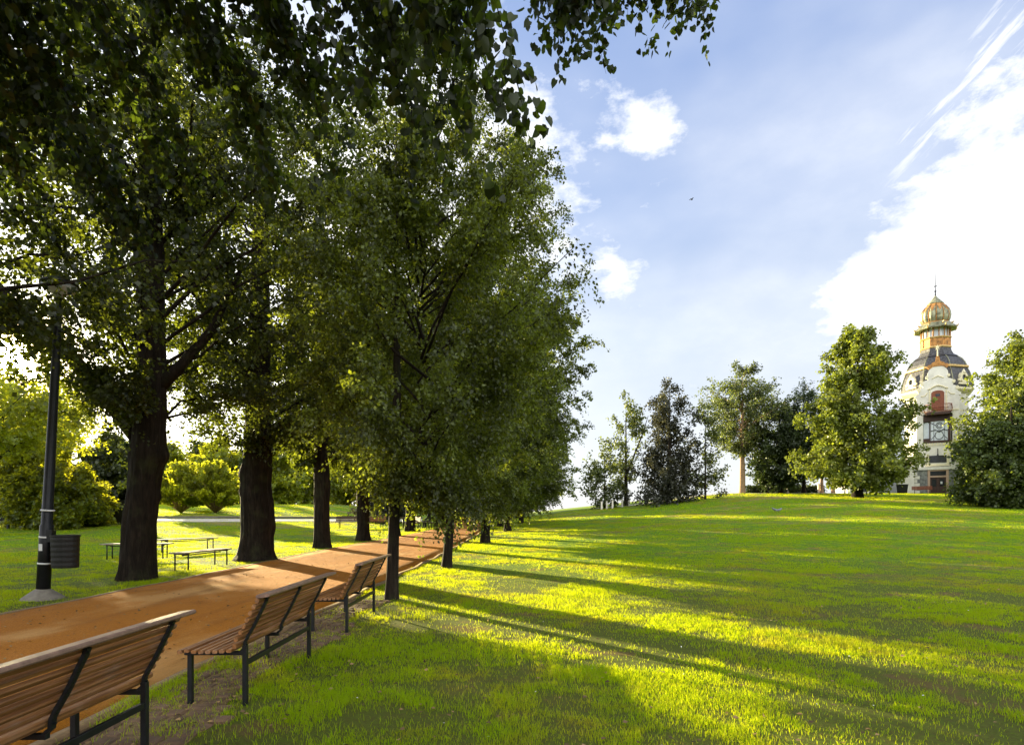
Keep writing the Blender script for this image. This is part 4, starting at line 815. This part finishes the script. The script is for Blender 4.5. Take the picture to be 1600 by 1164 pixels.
# arched balcony door with hood
arch = lambda hw, z0, z1, k=8: [(-hw, z0), (hw, z0), (hw, z1)] + [(hw * math.cos(i / k * math.pi), z1 + hw * .45 * math.sin(i / k * math.pi)) for i in range(1, k)] + [(-hw, z1)]
b = MB(); b.prism(arch(.78, 10.3, 12.45), YB - .06, YB + .05); bd = b.build('balcony_door', M['doorwood'], tw)
b = MB()
for s_ in (-1, 1): b.tube([(s_ * .3, YB - .10, 12.0), (s_ * .3, YB - .07, 12.0)], .11, 10); b.box(s_ * .35 - .22, s_ * .35 + .22, YB - .09, YB - .061, 10.7, 11.6)
b.build('door_panels', M['doorwood'], bd)
b = MB(); b.box(-.27, .27, YB - .095, YB - .061, 12.05, 12.35); b.build('door_pane', M['glassdark'], bd)
b = MB(); hp = [(-1.2, 13.0), (-.9, 13.05), (-.6, 13.25), (0, 13.42), (.6, 13.25), (.9, 13.05), (1.2, 13.0)]; b.tube([(x_, YB - .12, z_) for x_, z_ in hp], .09, 6); b.tube([(-1.0, YB - .08, 10.3), (-1.0, YB - .08, 12.8)], .1, 6); b.tube([(1.0, YB - .08, 10.3), (1.0, YB - .08, 12.8)], .1, 6)
b.tube([(-2.0, YB - .04, 12.2), (-1.5, YB - .06, 12.25), (-1.25, YB - .06, 12.6)], .07, 5); b.tube([(2.0, YB - .04, 12.2), (1.5, YB - .06, 12.25), (1.25, YB - .06, 12.6)], .07, 5); b.tube([(-.7, YB - .05, 14.3), (0, YB - .07, 14.6), (.7, YB - .05, 14.3)], .07, 5); b.box(-2.5, -1.3, YB - .07, YB - .01, 10.2, 10.32); b.box(1.3, 2.5, YB - .07, YB - .01, 10.2, 10.32)
b.build('door_hood', M['cream'], tw)
b = MB(); b.prism([(-1.6, 10.0), (1.6, 10.0), (1.35, 9.72), (-1.35, 9.72)], YB - 1.1, YB - .001); bal = b.build('balcony', M['darkdoor'], tw)
b = MB()
for zz in (10.06, 10.95): b.tube([(-1.5, YB - .05, zz), (-1.62, YB - .7, zz), (-1.3, YB - 1.08, zz), (1.3, YB - 1.08, zz), (1.62, YB - .7, zz), (1.5, YB - .05, zz)], .05, 6)
for k in range(23):
    x_ = -1.3 + 2.6 * k / 22; b.tube([(x_, YB - 1.08, 10.05), (x_ + .08 * (-1) ** k, YB - 1.2, 10.3), (x_, YB - 1.08, 10.95)], .03, 4)
for k in range(6):
    x_ = -1.1 + k * .44; b.lathe([(.12, -.02), (.17, 0), (.12, .02)], 10, (x_, YB - 1.14, 10.5))
for s_ in (-1, 1):
    for k in range(6): yy = YB - .1 - k * .16; b.tube([(s_ * 1.6, yy, 10.05), (s_ * 1.68, yy, 10.4), (s_ * 1.6, yy, 10.95)], .03, 4)
b.build('balcony_railing', M['doorwood'], bal)
# recess with the big latticed window
tbox('recess', M['darkdoor'], (-1.749, 1.749, d0 - .25, d0 - .05, 6.31, 9.69))
tbox('window_frame', M['darkdoor'], (-1.72, 1.72, YB + .05, YB + .3, 9.0, 9.68), (-1.72, 1.72, YB - .1, YB + .3, 6.32, 6.6), (-1.74, -1.0, YB + .12, YB + .2, 6.62, 6.9), (-.98, -.86, YB + .05, YB + .25, 6.61, 8.98), (1.22, 1.5, YB + .05, YB + .25, 6.61, 8.98))
wnd = tbox('window', M['glasspale'], (-.85, 1.21, YB + .12, YB + .16, 6.61, 8.98), (-1.7, -1.0, YB + .35, YB + .39, 6.9, 8.9))
b = MB(); cx_, cz_ = .18, 8.15
def ring(cx_, cz_, r_, th=.035): b.tube([(cx_ + r_ * math.cos(a / 16 * 2 * math.pi), YB + .08, cz_ + r_ * math.sin(a / 16 * 2 * math.pi)) for a in range(17)], th, 5, cap=False)
ring(cx_, 8.45, .38); ring(cx_, 8.45, .22); ring(cx_, 7.25, .5)
for s_ in (-1, 1):
    b.tube([(cx_, YB + .08, 7.6), (cx_ + s_ * .5, YB + .08, 8.0), (cx_ + s_ * .98, YB + .08, 7.75)], .035, 5); b.tube([(cx_ + s_ * .38, YB + .08, 8.45), (cx_ + s_ * .98, YB + .08, 8.8)], .035, 5)
    b.tube([(cx_ + s_ * .5, YB + .08, 7.25), (cx_ + s_ * 1.0, YB + .08, 6.75)], .035, 5); b.tube([(cx_ + s_ * .65, YB + .08, 6.62), (cx_ + s_ * .65, YB + .08, 8.95)], .025, 5)
b.tube([(cx_ - 1.0, YB + .08, 7.85), (cx_ + 1.0, YB + .08, 7.85)], .03, 5)
b.build('window_lattice', M['iron'], wnd)
b = MB()
for k in range(11): b.box(-1.7 + k * .32, -1.52 + k * .32, YB - .14, YB - .02, 6.0, 6.3)
b.build('dentil_row', M['cream'], tw)
tbox('wall_slit', M['iron'], (-.05, .05, YB - .07, YB - .003, 4.9, 5.6), (-.1, .1, YB - .09, YB - .072, 4.75, 4.92))
w2 = tbox('mezzanine_window', M['glassdark'], (-1.05, 1.05, YB - .05, YB - .003, 3.85, 4.75))
tbox('window_frame', M['cream'], (-1.35, -1.06, YB - .14, YB - .004, 3.7, 4.95), (1.06, 1.35, YB - .14, YB - .004, 3.7, 4.95), (-1.5, 1.5, YB - .2, YB - .004, 3.45, 3.69), parent=w2)
tbox('side_slits', M['glassdark'], (-2.1, -1.6, YB - .04, YB - .003, 3.9, 4.7), (1.6, 2.1, YB - .04, YB - .003, 3.9, 4.7))
# entrance block with rough stone and white quoins
YE = YB - .7
ent = tbox('entrance_block', M['stonegrey'], (-3.1, -1.25, YE, YB - .001, -.6, 2.95), (1.25, 3.1, YE, YB - .001, -.6, 2.95), (-1.25, 1.25, YE + .3, YB - .001, -.6, 2.95))
tbox('cornice', M['stonewhite'], (-3.4, 3.4, YE - .18, YB - .002, 2.96, 3.3))
b = MB()
for k in range(6):
    z0 = .45 * k + .03; wd = .75 if k % 2 else 1.05
    for s_ in (-1, 1): x0, x1 = sorted((s_ * 3.25, s_ * (3.25 - wd))); b.box(x0, x1, YE - .08, YE - .002, z0, z0 + .40)
b.box(-3.3, -1.3, YE - .12, YE - .002, -.6, .0); b.box(1.3, 3.3, YE - .12, YE - .002, -.6, .3)
b.build('quoins', M['stonewhite'], ent, bevel=.02)
tbox('door_surround', M['pinkstone'], (-1.24, -.95, YE - .1, YE + .29, 0, 2.94), (.95, 1.24, YE - .1, YE + .29, 0, 2.94), (-.949, .949, YE - .06, YE + .29, 2.02, 2.22), (-.949, .949, YE - .06, YE + .29, 2.80, 2.94))
tw_d = tbox('entrance_door', M['darkdoor'], (-.94, -.02, YE + .08, YE + .2, 0, 2.01), (.0, .94, YE + .08, YE + .2, 0, 2.01))
tbox('door_glass', M['glassdark'], (-.75, -.2, YE + .06, YE + .079, .9, 1.8), (.2, .75, YE + .06, YE + .079, .9, 1.8), parent=tw_d)
tbox('notice', M['sticker'], (.28, .52, YE + .04, YE + .058, 1.2, 1.5), parent=tw_d)
tbox('transom_window', M['glassdark'], (-.94, .94, YE + .1, YE + .2, 2.23, 2.79))
# dormer on the roof, right front
for ang, rr2 in ((-45, 4.0), (-135, 4.0)):
    a = R(ang); e = empty('dormer', (rr2 * math.cos(a), rr2 * math.sin(a), 14.35), a + R(90)); e.parent = tw
    b = MB(); pr = [(.62, -.15), (.55, -.02)]; n = 20
    V_ = []; 
    for y0_ in (-.62, .5):
        for q in (.36, .66): V_ += [(q * math.cos(2 * math.pi * j / n), y0_, q * math.sin(2 * math.pi * j / n)) for j in range(n)]
    f_ = []
    for j in range(n): k = (j + 1) % n; f_ += [(j, k, n + k, n + j), (n + j, n + k, 3 * n + k, 3 * n + j), (j, 2 * n + j, 2 * n + k, k)]
    b.add(V_, f_); b.box(-.85, .85, -.6, .2, -.85, -.62); b.tube([(0, -.5, .6), (0, -.5, 1.05)], [.3, .05], 8)
    for s_ in (-1, 1): b.tube([(s_ * .72, -.6, -.3), (s_ * .72, -.2, -.3)], .2, 10)
    b.build('dormer_frame', M['cream'], e); b = MB(); b.tube([(0, -.45, 0), (0, -.3, 0)], .37, 18); b.build('dormer_glass', M['glassdark'], e)
# upper right wall window with cornice pieces
tbox('side_lintels', M['cream'], (2.7, 3.9, -4.15, -3.95, 11.5, 11.62), (2.7, 3.9, -4.15, -3.95, 10.1, 10.25))
# low side building left of the tower
ab = empty('side_building', (45.6, 70.6, tz(45.6, 70) - .05), R(-8), label='low white annex with a wide grey board door left of the tower', cat='building')
tbox('wall', M['white'], (-4.2, 3.4, 0, 4, -.5, 3.1), parent=ab); tbox('cornice', M['stonewhite'], (-4.4, 3.6, -.2, 4.2, 3.11, 3.45), parent=ab)
gd_ = tbox('board_door', M['greydoor'], (-1.6, -.12, -.07, -.003, 0, 2.3), (-.08, 1.45, -.07, -.003, 0, 2.3), parent=ab)
b = MB()
for k in range(15): b.box(-1.55 + k * .2, -1.53 + k * .2, -.09, -.071, .02, 2.28)
b.build('door_battens', M['greydoor'], gd_); tbox('pier', M['stonewhite'], (1.6, 2.4, -.16, -.002, -.3, 2.6), (-4.2, -3.4, -.16, -.002, -.3, 2.6), parent=ab)
tbox('window', M['glassdark'], (-3.2, -1.9, -.06, -.003, .3, 1.5), parent=ab)
x, y_, z = at(1407, 769); bn = empty('wheeled_bin', (46.2, 68.2, tz(46.2, 68)), label='dark wheeled bin between the annex and the tower entrance', cat='bin')
b = MB(); b.add([(-.38, -.3, 0), (.38, -.3, 0), (.38, .3, 0), (-.38, .3, 0), (-.45, -.38, 1.0), (.45, -.38, 1.0), (.45, .38, 1.0), (-.45, .38, 1.0)], [(0, 3, 2, 1), (4, 5, 6, 7), (0, 1, 5, 4), (1, 2, 6, 5), (2, 3, 7, 6), (3, 0, 4, 7)]); b.build('bin_body', M['bin'], bn); b = MB(); b.box(-.48, .48, -.42, .4, 1.01, 1.09); b.build('lid', M['iron'], bn)
pb = plank_bench((48.6, 68.3, tz(48.6, 68)), TR, 'red-brown plank bench left of the tower door', M['doorwood'], 2.0); pb['group'] = 'plank benches of the park'
# ------------------------------------------------------------------ hilltop lamp, posts, hedge, birds
x, y_, z = at(1200, 771); root = empty('park_lamp', (x, y_, z), label='thin hilltop lamp standing in front of the dense dark tree', cat='street lamp'); k = y_ / F
H_ = 63 * k; m = MB(); m.tube([(0, 0, -.1), (0, 0, 1.0), (0, 0, 1.02), (0, 0, H_ - .6)], [.09, .08, .055, .045], 8); m.build('pole', M['iron'], root, True)
m = MB(); m.lathe([(.08, H_ - .6), (.2, H_ - .1), (.2, H_ - .05)], 8); m.build('lantern_glass', M['lampglass'], root); m = MB(); m.lathe([(.24, H_ - .05), (.2, H_ + .05), (.03, H_ + .18)], 8); m.build('lantern_cap', M['iron'], root)
p0 = None
plist = [(1231, 770.5), (1279, 770.5), (1300, 770.5), (1320, 770.5), (940, 796), (948, 795), (957, 794.4), (972, 792.5), (983, 791), (1000, 788.5)]
plab = ['white post left of the low hedge gap', 'white post in front of the thin grey-brown pine', 'white post in front of the red-brown pine stem', 'white post beside the big bright maple', 'pale post lowest on the slope', 'pale post second up the slope', 'pale post third up the slope', 'pale post at the foot of the slender forked tree', 'pale post just right of the slender forked tree', 'pale post left of the purple beech']
for i, ((px, py), lb) in enumerate(zip(plist, plab)):
    x, y_, z = at(px, py); y_ = min(y_ + .6, 74); x = (px - CX) / F * y_
    if p0 is None or i == 4:
        m = MB(); h = 1.05 if i == 0 else .8; m.box(-.09, .09, -.09, .09, -.2, h); m.box(-.11, .11, -.11, .11, h + .003, h + .08); p0 = m.build('bollard', M['whitepost'], bevel=.01); o = p0
    else: o = p0.copy(); C.objects.link(o)
    o.location = (x, y_, tz(x, y_)); tag(o, lb, 'bollard', 'white bollards along the hilltop path')
x0, y0_, _ = at(1205, 769.4); rng = np.random.default_rng(5); n = 5200; U = rng.random(n); hx = 28.5 + U * 9.5; hy = 70.2 + rng.normal(0, .35, n); hz = rng.random(n) * .95
P = np.stack([hx, hy, terr(hx, hy) + hz], 1); hd = empty('low_hedge', (0, 0, 0), label='low dark hedge along the hilltop behind the white posts', cat='hedge')
link('foliage', leaves_mesh('foliage', P, rng.normal(0, 1, (n, 3)), rng.normal(0, 1, (n, 3)), .2, 0, rng), M['darkgreen'], hd)
m = MB(); 
for k in range(12): xx = 29 + k * .78; m.tube([(xx, 70.2, tz(xx, 70.2) - .1), (xx + .1, 70.2, tz(xx, 70.2) + .7)], .03, 5)
m.build('stems', M['bark'], hd)
def bird(name, loc, rz, label, s=1.):
    root = empty(name, loc, rz, label=label, cat='bird', group='birds on the lawn' if name == 'pigeon' else None)
    V = [(.0, 0, .17), (.10, 0, .20), (.16, 0, .27), (.21, 0, .29), (-.10, 0, .16), (-.22, 0, .13)]
    o = skin('body', [tuple(c * s for c in v) for v in V], [(0, 1), (1, 2), (2, 3), (0, 4), (4, 5)], [.065 * s, .05 * s, .03 * s, .028 * s, .045 * s, .02 * s], M['feather'], root, 1)
    m = MB(); m.tube([(.235 * s, 0, .285 * s), (.27 * s, 0, .275 * s)], [.008, .002], 5); m.build('beak', M['birddark'], root)
    for sy in (-1, 1): m = MB(); m.tube([(.01 * s, sy * .025, .14 * s), (.0, sy * .025, .0)], .006, 5); m.build('leg', M['doorwood'], root)
    return root
x, y_, z = at(1211, 801); bird('pigeon', (x, y_, z), 3.3, 'grey pigeon on the left of the pair on the lawn', 1.3)
x, y_, z = at(1218, 801.5); bird('pigeon', (x, y_ + .1, z), .3, 'grey pigeon on the right of the pair on the lawn', 1.3)
Yb = 60.; root = empty('flying_bird', ((1080.5 - CX) / F * Yb, Yb, EYE + (HY - 312) / F * Yb), .6, label='small dark bird high in the open sky', cat='bird')
skin('body', [(-.2, 0, 0), (-.05, 0, .01), (.08, 0, .01), (.17, 0, .02)], [(0, 1), (1, 2), (2, 3)], [.02, .08, .07, .035], M['birddark'], root, 1)
for s_ in (-1, 1):
    m = MB(); m.add([(.08, s_ * .04, .02), (-.06, s_ * .04, .02), (.06, s_ * .20, .09), (-.05, s_ * .20, .08), (-.04, s_ * .32, .04), (.08, s_ * .04, .03), (-.06, s_ * .04, .03), (.06, s_ * .20, .10), (-.05, s_ * .20, .09), (-.04, s_ * .32, .046)], [(0, 1, 3, 2), (2, 3, 4), (5, 7, 8, 6), (7, 9, 8), (0, 2, 7, 5), (2, 4, 9, 7), (1, 6, 8, 3), (3, 8, 9, 4)]); m.build('wing', M['birddark'], root)
